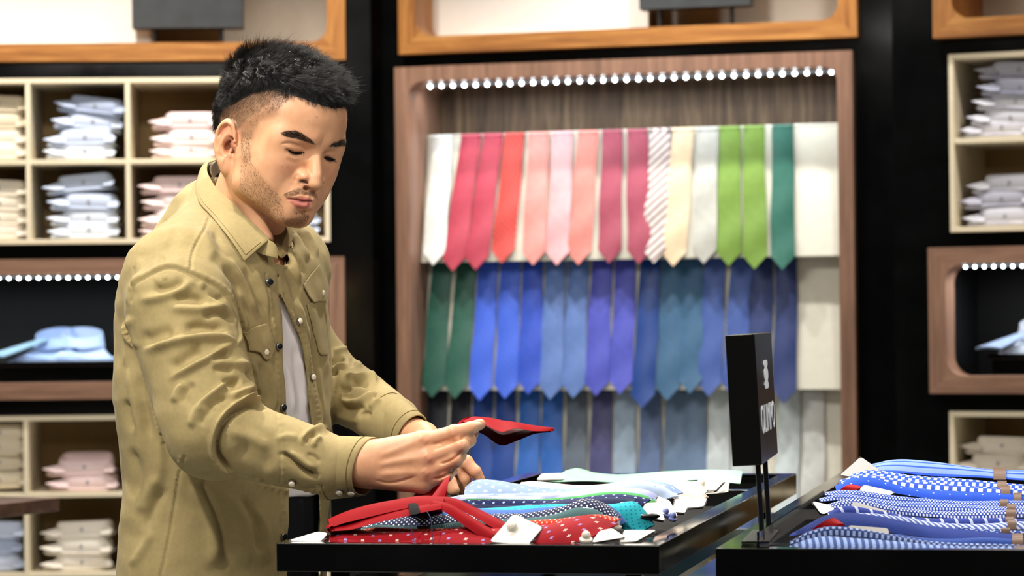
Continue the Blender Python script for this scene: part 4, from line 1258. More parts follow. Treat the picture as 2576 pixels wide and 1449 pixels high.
# ------------------------------------------------------------------ the store sign on two posts
SA = math.radians(-9.3)
sb = P(1897, 1368, 3.40)
SG = thing('store_sign', 'black box sign lettered in white on two posts', 'sign', (sb.x, sb.y, ZT + 0.0004), SA)
lean = Matrix.Rotation(math.radians(-2.6), 4, 'Y')
w2 = 0.018; dep = 0.29
zb = 0.0965; zh = 0.1605
sx0 = -0.003; sy0 = 0.0
sbx = link('sign_box', MB().box(-w2 + sx0, sy0, zb, w2 + sx0, sy0 + dep, zb + zh).mesh('sign_box', plain('sign_black', '#0a0a0b', 0.28, 0.5, noise_amt=0.1, nscale=20), 40), SG, 0.0012)
sbx.matrix_local = lean
for yy in (0.035, 0.155):
    o = part('post', MB().tube([(0.0105 + sx0, yy, 0.002), (0.0105 + sx0, yy, zb + 0.004)], 0.0034, 12), M_steel_blk, SG)
    o.matrix_local = lean
box_part('base_plate', (-0.016, 0.004, 0, 0.018, 0.19, 0.004), M_steel_blk, SG, 0.0008)
M_letter = plain('letter_white', '#eef2f6', 0.5, 0.3, noise_amt=0)
def sign_text(txt, yc, zc, h, wd):
    cu = bpy.data.curves.new('sign_text', 'FONT')
    cu.body = txt; cu.align_x = 'CENTER'; cu.align_y = 'CENTER'; cu.size = 1.0; cu.resolution_u = 4
    tmp = bpy.data.objects.new('tmp_text', cu); COL.objects.link(tmp)
    bpy.context.view_layer.update()
    me = bpy.data.meshes.new_from_object(tmp.evaluated_get(bpy.context.evaluated_depsgraph_get()))
    bpy.data.objects.remove(tmp)
    co = np.array([v.co for v in me.vertices])
    lo, hi = co.min(0), co.max(0)
    m = (lo + hi) / 2
    out = np.zeros_like(co)
    out[:, 1] = (co[:, 0] - m[0]) / (hi[0] - lo[0]) * wd + yc
    out[:, 2] = (co[:, 1] - m[1]) / (hi[1] - lo[1]) * h + zc
    out[:, 0] = w2 + sx0 + 0.0006
    me.vertices.foreach_set('co', out.ravel())
    me.name = 'lettering'
    me.materials.clear(); me.materials.append(M_letter)
    o = link('lettering', me, SG); o.matrix_local = lean
    s = o.modifiers.new('solid', 'SOLIDIFY'); s.thickness = 0.0008; s.offset = 0
    return o
sign_text('OLIMPO', sy0 + dep * 0.50, zb + zh * 0.335, 0.035, 0.235)
em = [(0.42, 1.0), (0.5, 0.86), (0.30, 0.72), (0.5, 0.62), (0.52, 0.5), (0.5, 0.38), (0.30, 0.28), (0.5, 0.14), (0.42, 0.0)]
loop = [(a, b) for a, b in em] + [(-a, b) for a, b in reversed(em)]
mb = MB(); n = len(loop)
ex = w2 + sx0
vv = [(ex + 0.0008, sy0 + dep * 0.5 + a * 0.066, zb + zh * 0.56 + b * 0.036) for a, b in loop]
fs = []
k = len(em)
for i in range(k - 1):
    fs.append((i, 2 * k - 1 - i, 2 * k - 2 - i, i + 1))
mb.add(vv, fs)
o = part('emblem', mb, M_letter, SG, 0); o.matrix_local = lean
s = o.modifiers.new('solid', 'SOLIDIFY'); s.thickness = 0.0008; s.offset = 0

# ------------------------------------------------------------------ sculpting tools: distance fields -> one smooth mesh
F32 = np.float32
def vec(*a): return np.array(a, F32)
def s_sph(p, c, r): return np.sqrt(((p - vec(*c)) ** 2).sum(1)) - F32(r)
def s_ell(p, c, r, R=None):
    q = p - vec(*c)
    if R is not None:
        q = q @ R.astype(F32)
    r = vec(*r)
    k0 = np.sqrt(((q / r) ** 2).sum(1)); k1 = np.sqrt(((q / (r * r)) ** 2).sum(1))
    return k0 * (k0 - 1) / np.maximum(k1, 1e-6)
def s_cap(p, a, b, ra, rb=None, flat=None):
    a = vec(*a); b = vec(*b)
    rb = ra if rb is None else rb
    ab = b - a
    t = np.clip(((p - a) @ ab) / max(float(ab @ ab), 1e-12), 0, 1)
    d = p - (a + t[:, None] * ab)
    if flat is not None:                      # (axis, factor): squeeze the section along an axis
        ax = vec(*flat[0]); k = flat[1]
        n = d @ ax
        d = d + np.outer(n * (1 / k - 1), ax)
    return np.sqrt((d * d).sum(1)) - (ra + t * (rb - ra)).astype(F32)
def smin(a, b, k):
    h = np.clip(0.5 + 0.5 * (b - a) / k, 0, 1)
    return b + (a - b) * h - k * h * (1 - h)
def smax(a, b, k): return -smin(-a, -b, k)
def near(p, c, r, fn, pad=0.03):
    """evaluate fn only round its ball"""
    d = np.sqrt(((p - vec(*c)) ** 2).sum(1)) - r
    out = np.maximum(d, 0) + pad
    m = d < pad
    if m.any():
        out[m] = fn(p[m])
    return out.astype(F32)

def sdf_mesh(fn, lo, hi, h, B=8, slack=1.4):
    lo = np.array(lo, float); hi = np.array(hi, float)
    nb = np.ceil((hi - lo) / (B * h)).astype(int)
    I = np.stack(np.meshgrid(*[np.arange(n) for n in nb], indexing='ij'), -1).reshape(-1, 3)
    cen = (lo + (I + 0.5) * B * h).astype(F32)
    d = np.concatenate([fn(cen[i:i + 200000]) for i in range(0, len(cen), 200000)])
    act = I[np.abs(d) < B * h * 0.866 * slack]
    g = np.arange(B + 1)
    G = np.stack(np.meshgrid(g, g, g, indexing='ij'), -1).reshape(-1, 3)
    S = int(nb.max() * B + 8)
    key = lambda c: (c[:, 0] * S + c[:, 1]) * S + c[:, 2]
    ek, ep, quads, flips = [], [], [], []
    for s in range(0, len(act), 400):
        a = act[s:s + 400]
        idx = a[:, None, :] * B + G[None]
        val = fn((lo + idx.reshape(-1, 3) * h).astype(F32)).reshape(len(a), B + 1, B + 1, B + 1)
        neg = val < 0
        for ax in range(3):
            sl0 = [slice(None)] + [slice(0, B)] * 3; sl1 = list(sl0); sl1[ax + 1] = slice(1, B + 1)
            v0, v1 = val[tuple(sl0)], val[tuple(sl1)]
            n0, n1 = neg[tuple(sl0)], neg[tuple(sl1)]
            w = np.argwhere(n0 != n1)
            if not len(w):
                continue
            c0 = v0[tuple(w.T)]; c1 = v1[tuple(w.T)]
            gi = a[w[:, 0]] * B + w[:, 1:]
            pos = gi.astype(float); pos[:, ax] += c0 / (c0 - c1)
            o1, o2 = [k for k in range(3) if k != ax]
            cells = []
            for da, db in ((0, 0), (1, 0), (1, 1), (0, 1)):
                cc = gi.copy(); cc[:, o1] -= da; cc[:, o2] -= db
                cells.append(key(cc + 1))
            for c in cells:
                ek.append(c); ep.append(pos)
            q = np.stack(cells, 1)
            f = n0[tuple(w.T)]
            if ax != 1:
                f = ~f
            q[f] = q[f][:, ::-1]
            quads.append(q)
    ek = np.concatenate(ek); ep = np.concatenate(ep); quads = np.concatenate(quads)
    uk, inv = np.unique(ek, return_inverse=True)
    cnt = np.bincount(inv)
    V = np.stack([np.bincount(inv, ep[:, k]) / cnt for k in range(3)], 1)
    Q = np.searchsorted(uk, quads)
    return lo + V * h, Q

def vnormals(V, Q):
    n = np.cross(V[Q[:, 2]] - V[Q[:, 0]], V[Q[:, 3]] - V[Q[:, 1]])
    N = np.zeros_like(V)
    for k in range(4):
        for c in range(3):
            N[:, c] += np.bincount(Q[:, k], n[:, c], len(V))
    return N / np.maximum(np.linalg.norm(N, axis=1, keepdims=True), 1e-12)

def relax(V, Q, it=2, lam=0.5, mask=None):
    for _ in range(it):
        A = np.zeros_like(V); c = np.zeros(len(V))
        for k in range(4):
            a, b = Q[:, k], Q[:, (k + 1) % 4]
            for q in range(3):
                A[:, q] += np.bincount(a, V[b, q], len(V)) + np.bincount(b, V[a, q], len(V))
            c += np.bincount(a, minlength=len(V)) + np.bincount(b, minlength=len(V))
        d = A / c[:, None] - V
        V = V + lam * (d if mask is None else d * mask[:, None])
    return V

def visible(V, N, cellpx=4, tol=0.012):
    """how squarely each vertex faces the viewpoint; 0 where something of the same mesh hides it"""
    uv = projn(V)
    dist = (V - _CPn) @ _CFn
    ij = np.floor(uv / cellpx).astype(int)
    ok = (ij[:, 0] > -60) & (ij[:, 0] < 800) & (ij[:, 1] > -60) & (ij[:, 1] < 800)
    k = (ij[:, 0] + 60) * 1000 + ij[:, 1] + 60
    zb = np.full(1000 * 1000, 1e9)
    vd = (V - _CPn); vd /= np.linalg.norm(vd, axis=1, keepdims=True)
    fc = -(N * vd).sum(1)
    s = ok & (fc > 0)
    np.minimum.at(zb, k[s], dist[s])
    vis = np.zeros(len(V))
    vis[s] = np.where(dist[s] < zb[k[s]] + tol, fc[s], 0)
    return uv, vis

def seg_dist(uv, poly, want_t=False):
    """signed distance (left of travel positive) of pixels to a polyline, and the place along it 0..1"""
    poly = np.array(poly, float)
    L = np.r_[0, np.cumsum(np.hypot(*np.diff(poly, axis=0).T))]
    best = np.full(len(uv), 1e9); sg = np.zeros(len(uv)); tt = np.zeros(len(uv))
    for i in range(len(poly) - 1):
        a, b = poly[i], poly[i + 1]
        ab = b - a; l2 = ab @ ab
        t = np.clip(((uv - a) @ ab) / l2, 0, 1)
        q = uv - (a + t[:, None] * ab)
        d = np.hypot(q[:, 0], q[:, 1])
        m = d < best
        best[m] = d[m]
        cr = ab[0] * (uv[:, 1] - a[1]) - ab[1] * (uv[:, 0] - a[0])
        sg[m] = np.sign(-cr[m])
        tt[m] = (L[i] + t[m] * math.sqrt(l2)) / L[-1]
    return best, sg, tt

def smooth_poly(pts, n=24):
    return resample(np.array(pts, float), n)

def stroke_disp(uv, vis, strokes, Nn=None):
    """strokes: (kind, polyline, width px, height m[, taper]); ridge r, groove g, fold f (steep on the left), step s (left side raised), pucker p"""
    H = np.zeros(len(uv))
    face = np.clip((vis - 0.05) / 0.25, 0, 1)
    for st in strokes:
        kind, poly, w, a = st[:4]
        taper = st[4] if len(st) > 4 else 0.25
        poly = smooth_poly(poly, 26) if len(poly) > 2 else np.array(poly, float)
        m = 3.2 * w
        lo = poly.min(0) - m; hi = poly.max(0) + m
        sel = np.where((face > 0) & (uv[:, 0] > lo[0]) & (uv[:, 0] < hi[0]) & (uv[:, 1] > lo[1]) & (uv[:, 1] < hi[1]))[0]
        if not len(sel):
            continue
        d, sg, t = seg_dist(uv[sel], poly)
        x = d / w
        env = np.clip(np.minimum(t, 1 - t) / max(taper, 1e-3), 0, 1) if taper > 0 else np.ones(len(t))
        env = env * env * (3 - 2 * env)
        if taper > 0:
            env = np.maximum(env, 0.0)
        if kind == 'r' or kind == 'g':
            h = np.exp(-x * x)
        elif kind == 'f':
            h = np.where(sg > 0, np.exp(-(x / 0.45) ** 2), np.exp(-(x) ** 2))
        elif kind == 's':
            xs = x * sg
            h = 0.5 * (1 + np.tanh(xs * 2.2)) * np.exp(-(np.maximum(xs, 0) / 2.0) ** 2)
        elif kind == 'p':
            h = np.exp(-x * x) * (0.55 + 0.45 * np.sin(t * st[5]))
        H[sel] += a * h * env * face[sel]
    return H

def in_poly(uv, poly):
    poly = np.array(poly, float); x, y = uv[:, 0], uv[:, 1]
    c = np.zeros(len(uv), bool)
    j = len(poly) - 1
    for i in range(len(poly)):
        xi, yi = poly[i]; xj, yj = poly[j]
        m = ((yi > y) != (yj > y)) & (x < (xj - xi) * (y - yi) / (yj - yi + 1e-12) + xi)
        c ^= m
        j = i
    return c

def poly_soft(uv, poly, soft):
    """1 inside a pixel outline, fading over soft pixels across its edge"""
    poly = list(poly)
    d, _, _ = seg_dist(uv, poly + [poly[0]])
    ins = in_poly(uv, poly)
    sd = np.where(ins, d, -d)
    return np.clip(0.5 + sd / (2 * soft), 0, 1)

def np_mesh(name, V, Q, mats, colors=None, smooth=True, attrs=None):
    me = bpy.data.meshes.new(name)
    me.vertices.add(len(V)); me.vertices.foreach_set('co', np.ascontiguousarray(V, dtype=np.float32).ravel())
    k = Q.shape[1]
    me.loops.add(Q.size); me.loops.foreach_set('vertex_index', Q.ravel().astype(np.int32))
    me.polygons.add(len(Q)); me.polygons.foreach_set('loop_start', np.arange(0, Q.size, k, dtype=np.int32))
    try:
        me.polygons.foreach_set('loop_total', np.full(len(Q), k, np.int32))
    except Exception:
        pass
    me.polygons.foreach_set('use_smooth', np.ones(len(Q), bool))
    for m in (mats if isinstance(mats, (list, tuple)) else [mats]):
        me.materials.append(m)
    me.update(calc_edges=True)
    if colors is not None:
        a = me.color_attributes.new('tint', 'FLOAT_COLOR', 'POINT')
        c = np.ones((len(V), 4), np.float32); c[:, :3] = colors
        a.data.foreach_set('color', c.ravel())
    me.validate()
    return me

# ------------------------------------------------------------------ the man: skin
HY, HP, HR = math.radians(42.0), math.radians(14.0), math.radians(6.3)
def head_axes(y, p, r):
    F = np.array([math.cos(p) * math.sin(y), -math.cos(p) * math.cos(y), -math.sin(p)])
    R = np.array([-math.cos(y), -math.sin(y), 0.0])
    U = np.cross(R, F)
    c, s = math.cos(r), math.sin(r)
    return np.stack([c * R + s * U, F, -s * R + c * U], 1)
HM = head_axes(HY, HP, HR)                 # columns: his right, forward, up
HO = np.array([-0.3375, 4.04, 1.587])      # between the ears
HS = 1.0
def hl(p): return ((p - HO.astype(F32)) @ HM.astype(F32)) / F32(HS)
def hw(q): return (np.array(q, float) * HS) @ HM.T + HO

def sd_head(q):
    """q in metres in the head's own frame: x his right, y forward, z up"""
    x, y, z = q[:, 0], q[:, 1], q[:, 2]
    ax = np.abs(x)
    m = np.stack([ax, y, z], 1)            # mirrored half
    d = s_ell(q, (0, -0.018, 0.046), (0.0775, 0.099, 0.086))
    d = smin(d, s_ell(q, (0, 0.038, 0.056), (0.066, 0.056, 0.058)), 0.03)
    d = smin(d, s_ell(q, (0, 0.030, -0.008), (0.0665, 0.055, 0.072)), 0.02)
    # jaw and chin
    jaw = smin(s_cap(m, (0.057, 0.004, -0.020), (0.055, 0.014, -0.052), 0.016, 0.017), s_cap(m, (0.055, 0.014, -0.052), (0.015, 0.065, -0.080), 0.017, 0.0175), 0.012)
    d = smin(d, jaw, 0.022)
    d = smin(d, s_ell(q, (0, 0.067, -0.0805), (0.024, 0.0165, 0.0172)), 0.012)
    d = smin(d, s_ell(q, (0, 0.050, -0.055), (0.040, 0.036, 0.036)), 0.02)
    # cheekbones, brow, muzzle
    d = smin(d, s_ell(m, (0.042, 0.055, -0.010), (0.021, 0.0205, 0.022)), 0.026)
    d = smin(d, s_ell(m, (0.040, 0.045, -0.042), (0.020, 0.022, 0.024)), 0.024)
    d = smin(d, s_cap(m, (0.048, 0.068, 0.030), (0.012, 0.084, 0.033), 0.0085, 0.0095), 0.014)
    d = smin(d, s_ell(q, (0, 0.073, -0.050), (0.028, 0.0225, 0.028)), 0.016)
    # eye hollows and the lids over the balls
    d = smax(d, -s_ell(m, (0.0290, 0.0925, 0.0110), (0.0165, 0.0105, 0.0085)), 0.010)
    lid = s_ell(m, (0.0315, 0.0665, 0.0130), (0.0185, 0.0152, 0.0125))
    d = smin(d, lid, 0.006)
    d = smin(d, s_ell(m, (0.050, 0.058, 0.022), (0.014, 0.013, 0.020)), 0.018)
    # nose
    n = s_cap(q, (0, 0.080, 0.026), (0, 0.0985, -0.018), 0.0075, 0.0095)
    n = smin(n, s_ell(q, (0, 0.0985, -0.0290), (0.0118, 0.0118, 0.0092)), 0.007)
    n = smin(n, s_ell(m, (0.0152, 0.0885, -0.0225), (0.0080, 0.0112, 0.0076)), 0.0055)
    d = smin(d, n, 0.0085)
    d = smin(d, s_ell(m, (0.004, 0.0860, -0.0335), (0.0110, 0.0105, 0.0075)), 0.006)
    d = smax(d, -s_ell(m, (0.0085, 0.0935, -0.0378), (0.0042, 0.0060, 0.0036)), 0.003)
    # lips
    up = s_cap(m, (0.0250, 0.0790, -0.0580), (0.004, 0.0935, -0.0535), 0.0030, 0.0054)
    lo = s_cap(m, (0.0240, 0.0790, -0.0592), (0.003, 0.0915, -0.0632), 0.0030, 0.0064)
    d = smin(d, up, 0.0035); d = smin(d, lo, 0.0035)
    gap = s_cap(m, (0.0270, 0.0820, -0.0585), (0.0, 0.1010, -0.0580), 0.0010, 0.0014)
    d = smax(d, -s_ell(q, (0, 0.0985, -0.0745), (0.018, 0.009, 0.0045)), 0.008)
    # ears
    th = 0.28
    c, s = math.cos(th), math.sin(th)
    e = m - vec(0.0765, -0.023, -0.008)
    ex = e[:, 0] * c + e[:, 1] * s; ey = -e[:, 0] * s + e[:, 1] * c; ez = e[:, 2] + 0.18 * ey
    E = np.stack([ex, ey, ez], 1)
    ear = s_ell(E, (0, 0, 0.004), (0.0075, 0.0185, 0.0315))
    ear = smin(ear, s_ell(E, (-0.001, 0.006, -0.024), (0.0055, 0.0095, 0.0115)), 0.006)
    rim = np.sqrt((np.sqrt((ey / 0.0165) ** 2 + ((ez - 0.006) / 0.0285) ** 2) - 1.0) ** 2 * 0.00034 + (ex - 0.0045) ** 2) - 0.0031
    rim = np.where((ey > 0.008) & (ez < 0.012), 0.02, rim)
    ear = smax(ear, -s_ell(E, (0.0105, 0.001, 0.007), (0.0065, 0.0125, 0.0225)), 0.003)
    ear = smin(ear, rim, 0.003)
    ear = smin(ear, s_cap(E, (0.003, -0.0075, 0.021), (0.0045, -0.0065, -0.012), 0.0026, 0.003), 0.004)
    ear = smax(ear, -s_ell(E, (0.006, 0.006, -0.002), (0.0075, 0.0065, 0.0095)), 0.002)
    ear = smin(ear, s_ell(E, (0.003, 0.0135, -0.006), (0.0036, 0.0035, 0.006)), 0.003)
    d = smin(d, ear, 0.005)
    return d

# neck and the core of the body, in the world
NB = np.array(P(592, 640, 4.10)); NT_ = hw((0, -0.030, -0.045)); 
TOR = [np.array(P(590, 700, 4.08)), np.array(P(560, 1000, 4.05)), np.array(P(565, 1430, 4.05))]
SHN = np.array(P(452, 772, 3.885)); SHF = np.array(P(672, 720, 4.22))
ELN = np.array(P(538, 1082, 3.805)); WRN = np.array(P(905, 1168, 3.765))
ELF = np.array(P(802, 945, 4.26)); WRF = np.array(P(1062, 1105, 4.05))

def hp(u, v, y): return tuple(P(u, v, y))
# fingers of the near hand: joints as pixels and depths
NH = dict(
    index=[(1062, 1110, 3.748), (1143, 1088, 3.738), (1184, 1077, 3.742), (1208, 1067, 3.750)],
    middle=[(1078, 1150, 3.742), (1160, 1122, 3.730), (1180, 1108, 3.752), (1176, 1098, 3.772)],
    ring=[(1076, 1186, 3.745), (1146, 1158, 3.731), (1157, 1146, 3.756), (1140, 1140, 3.775)],
    pinky=[(1062, 1216, 3.752), (1122, 1196, 3.741), (1136, 1184, 3.762), (1118, 1178, 3.778)],
    thumb=[(975, 1148, 3.785), (1070, 1136, 3.800), (1140, 1116, 3.788), (1188, 1090, 3.772)])
NR = dict(index=(0.0112, 0.0100, 0.0088, 0.0074), middle=(0.0112, 0.0102, 0.0094, 0.0082), ring=(0.0106, 0.0095, 0.0088, 0.0078), pinky=(0.0096, 0.0084, 0.0078, 0.0070), thumb=(0.0130, 0.0112, 0.0100, 0.0088))
FH = dict(
    index=[(1132, 1150, 4.00), (1172, 1162, 3.985), (1196, 1186, 3.98), (1208, 1206, 3.982)],
    middle=[(1126, 1160, 4.01), (1160, 1180, 3.995), (1172, 1206, 3.992), (1176, 1228, 3.995)],
    ring=[(1116, 1168, 4.025), (1146, 1192, 4.012), (1158, 1216, 4.01), (1164, 1236, 4.012)],
    pinky=[(1104, 1174, 4.04), (1128, 1200, 4.03), (1138, 1220, 4.03), (1144, 1236, 4.03)],
    thumb=[(1088, 1150, 3.985), (1112, 1184, 3.965), (1130, 1212, 3.955), (1141, 1233, 3.95)])
FRr = dict(index=(0.0102, 0.0095, 0.0085, 0.0072), middle=(0.0102, 0.0095, 0.0088, 0.0078), ring=(0.0098, 0.0090, 0.0082, 0.0074), pinky=(0.0090, 0.0080, 0.0072, 0.0066), thumb=(0.0125, 0.0110, 0.0100, 0.0088))

def sd_hand(p, H, R, wrist, wr, palm_r, kw):
    d = None
    J = {k: [hp(*j) for j in v] for k, v in H.items()}
    # back of the hand: the four metacarpals blended together
    for k in ('index', 'middle', 'ring', 'pinky'):
        o = {'index': 0.6, 'middle': 0.2, 'ring': -0.25, 'pinky': -0.65}[k]
        st = tuple(np.array(wrist) + np.array(kw) * o)
        c = s_cap(p, st, J[k][0], palm_r * 1.05, palm_r * 0.92)
        d = c if d is None else smin(d, c, 0.012)
    d = smin(d, s_cap(p, tuple(np.array(wrist) + np.array(kw) * 0.5), J['thumb'][0], palm_r, 0.0150), 0.014)
    d = smin(d, s_cap(p, J['thumb'][0], J['thumb'][1], 0.0155, 0.0125), 0.012)
    for k, v in J.items():
        r = R[k]
        f = None
        for i in range(0 if k != 'thumb' else 1, 3):
            c = s_cap(p, v[i], v[i + 1], r[i], r[i + 1])
            f = c if f is None else smin(f, c, 0.0025)
        f = smin(f, s_sph(p, v[1], r[1] * 1.01), 0.004)
        d = smin(d, f, 0.0055 if k != 'thumb' else 0.006)
        if k != 'thumb':
            d = smin(d, s_sph(p, v[0], r[0] * 1.02), 0.008)
    # forearm
    return d

def sd_body(p):
    d = near(p, HO + HM @ np.array([0, 0, 0.01]), 0.165, lambda q: sd_head(hl(q)) * F32(HS))
    def body(q):
        n = s_cap(q, tuple(NT_), tuple(NB), 0.0555, 0.062)
        n = smin(n, s_cap(q, tuple(NB), tuple(TOR[0]), 0.055, 0.075), 0.03)
        n = smin(n, s_cap(q, tuple(TOR[0]), tuple(TOR[1]), 0.075, 0.07), 0.03)
        n = smin(n, s_cap(q, tuple(TOR[1]), tuple(TOR[2]), 0.07, 0.08), 0.03)
        n = smin(n, s_cap(q, tuple(SHN), tuple(SHF), 0.035, 0.035), 0.03)
        for a, b, c in ((SHN, ELN, WRN), (SHF, ELF, WRF)):
            n = smin(n, s_cap(q, tuple(a), tuple(b), 0.030, 0.028), 0.01)
            n = smin(n, s_cap(q, tuple(b), tuple(c), 0.028, 0.0245), 0.01)
        return n
    d = smin(d, body(p), 0.018)
    # sternomastoid
    d = smin(d, near(p, tuple((hw((0.05, -0.01, -0.05)) + NB) / 2), 0.14, lambda q: s_cap(q, tuple(hw((0.060, -0.018, -0.040))), tuple(P(668, 600, 4.02)), 0.012, 0.011)), 0.02)
    kwN = np.array(P(0, 0, 1)) * 0
    upN = np.array(P(905, 1130, 3.765)) - np.array(P(905, 1205, 3.765))
    hn = near(p, hp(1045, 1150, 3.75), 0.13, lambda q: smin(sd_hand(q, NH, NR, hp(915, 1168, 3.765), 0, 0.0150, upN * 0.62), s_cap(q, tuple(P(830, 1172, 3.78)), hp(925, 1168, 3.765), 0.0225, 0.0225), 0.015))
    d = smin(d, hn, 0.012)
    upF = np.array(P(1062, 1095, 4.05)) - np.array(P(1062, 1130, 4.05))
    hf = near(p, hp(1125, 1175, 4.0), 0.10, lambda q: sd_hand(q, FH, FRr, hp(1066, 1112, 4.045), 0, 0.0135, upF * 0.8))
    d = smin(d, hf, 0.012)
    return d

BV, BQ = sdf_mesh(sd_body, (-0.64, 3.62, 0.90), (0.02, 4.36, 1.78), 0.0014)
BV = relax(BV, BQ, 1, 0.5)
BN = vnormals(BV, BQ)
print('body verts', len(BV))

# ---- fine modelling of the face and hands, drawn over the parts of the skin that the photograph shows
POLY = dict(
 brow_n=[(712,334),(724,330),(749,330),(766,340),(782,351),(794,363),(786,363),(772,357),(753,350),(732,345),(716,342)],
 brow_f=[(827,368),(838,362),(853,356),(866,353),(874,362),(873,370),(861,369),(844,371),(830,370)],
 eye_n=[(719,374),(728,378),(741,382),(753,382),(766,383),(757,389),(743,391),(730,387)],
 eye_f=[(814,395),(825,393),(834,397),(845,401),(843,407),(830,408),(820,404)],
 lips=[(721,500),(737,499),(751,495),(761,495),(767,497),(774,497),(782,501),(789,507),(784,513),(777,522),(765,527),(748,524),(734,514)],
 moust=[(714,488),(732,480),(753,472),(774,476),(786,476),(797,490),(800,503),(788,495),(774,490),(757,486),(735,493),(720,496)],
 goat=[(722,550),(745,546),(764,538),(778,540),(772,557),(759,570),(743,572),(728,568),(716,561)],
 stub=[(607,348),(627,346),(631,404),(652,435),(677,466),(693,480),(708,499),(716,544),(720,560),(708,556),(687,550),(662,532),(631,506),(602,474),(606,424)],
 fade=[(573,306),(591,262),(628,238),(686,222),(707,232),(703,289),(689,296),(651,306),(637,350),(610,354),(597,312),(577,308)],
)
uvB, visB = visible(BV, BN)
FACE = [
 ('g', [(717,373),(728,379),(741,384),(753,384),(767,385)], 2.6, -0.0020, 0.15),
 ('r', [(712,366),(725,370),(741,374),(756,375),(766,379)], 5, 0.0010),
 ('g', [(703,366),(714,361),(730,360),(748,365),(762,374)], 3.0, -0.0012),
 ('r', [(716,386),(735,397),(755,398),(768,391)], 5, 0.0008),
 ('g', [(716,398),(738,408),(760,404)], 6, -0.0006),
 ('g', [(813,396),(825,396),(835,400),(845,403)], 2.6, -0.0020, 0.15),
 ('r', [(816,389),(828,388),(840,392)], 4, 0.0008),
 ('g', [(754,436),(745,444),(743,452),(747,460)], 3.2, -0.0013),
 ('g', [(752,458),(760,456),(768,458),(775,465)], 3.0, -0.0028, 0.2),
 ('g', [(720,500),(745,503),(761,507),(776,507),(789,508)], 2.6, -0.0032, 0.12),
 ('r', [(736,496),(752,493),(762,493),(772,494),(783,499)], 2.2, 0.0006),
 ('r', [(738,509),(752,515),(766,517),(778,514)], 5.5, 0.0016),
 ('g', [(738,527),(752,531),(770,531)], 5, -0.0010),
 ('g', [(776,478),(772,486),(768,493)], 3.5, -0.0007),
 ('g', [(741,458),(730,474),(718,492)], 7, -0.0006),
 ('r', [(800,380),(803,416),(808,452)], 6, 0.0006),
 ('r', [(706,352),(730,352),(760,362)], 10, 0.0008),
 ('g', [(574,317),(561,322),(554,334),(552,348)], 3.6, -0.0030), ('r', [(592,334),(586,316),(569,308),(555,317),(547,336),(549,362)], 4, 0.0022),
 ('r', [(577,328),(565,346),(557,364),(562,384),(572,394)], 4.5, 0.0022), ('g', [(583,343),(574,358),(573,372),(582,381),(591,386)], 6, -0.0068, 0.1),
 ('r', [(588,352),(593,364),(592,374)], 4, 0.0020), ('g', [(556,362),(560,378),(569,392)], 3, -0.0014),
]
HANDS = [
 # near hand: finger partings, knuckles, tendons, creases
 ('g', [(1098,1126),(1124,1116),(1150,1106),(1176,1094)], 2.8, -0.0042, 0.2),
 ('g', [(1103,1168),(1128,1160),(1150,1146),(1168,1132)], 2.8, -0.0040, 0.2),
 ('g', [(1086,1206),(1108,1202),(1132,1190),(1150,1172)], 2.8, -0.0034, 0.2),
 ('r', [(1052,1098),(1066,1106),(1078,1116)], 9, 0.0012), ('r', [(1066,1142),(1076,1150),(1086,1160)], 8, 0.0011),
 ('r', [(1062,1180),(1072,1190),(1080,1196)], 8, 0.0010),
 ('r', [(950,1150),(1000,1130),(1056,1108)], 8, 0.0010), ('r', [(945,1172),(1000,1160),(1070,1150)], 7, 0.0009), ('r', [(945,1195),(1010,1190),(1068,1188)], 7, 0.0009),
 ('g', [(940,1162),(1000,1146),(1050,1130)], 8, -0.0007), ('g', [(940,1184),(1000,1176),(1056,1170)], 8, -0.0007), ('g', [(950,1208),(1010,1212),(1056,1206)], 8, -0.0008),
 ('g', [(934,1205),(980,1216),(1030,1204),(1056,1196)], 3.5, -0.0009),
 ('r', [(1132,1092),(1142,1090),(1152,1086)], 7, 0.0006), ('g', [(1136,1084),(1140,1094)], 2, -0.0005, 0.4), ('g', [(1144,1082),(1148,1092)], 2, -0.0005, 0.4),
 ('g', [(1176,1072),(1180,1082)], 1.8, -0.0004, 0.4),
 ('r', [(1150,1122),(1160,1122),(1168,1128)], 6, 0.0005), ('r', [(1136,1162),(1146,1160),(1152,1164)], 6, 0.0005),
 ('g', [(1196,1062),(1203,1060),(1211,1063),(1213,1069),(1205,1074),(1197,1072)], 1.6, -0.0007, 0.05),
]
dB = stroke_disp(uvB, visB, FACE + HANDS)
BV = BV + BN * dB[:, None]
BN = vnormals(BV, BQ)

SKIN = np.array(srgb('#d8a27b')[:3])
bcol = np.tile(SKIN, (len(BV), 1))
frontB = visB > 0.02
def paint(poly, col, soft, amt=1.0, mask=None):
    m = poly_soft(uvB, POLY[poly] if isinstance(poly, str) else poly, soft) * amt
    m = m * frontB
    if mask is not None:
        m = m * mask
    c = np.array(srgb(col)[:3])
    bcol[:] = bcol * (1 - m[:, None]) + c * m[:, None]
def blotch(u, v, r, col, amt):
    m = np.exp(-(((uvB[:, 0] - u) / r[0]) ** 2 + ((uvB[:, 1] - v) / r[1]) ** 2)) * amt * frontB
    bcol[:] = bcol * (1 - m[:, None]) + np.array(srgb(col)[:3]) * m[:, None]
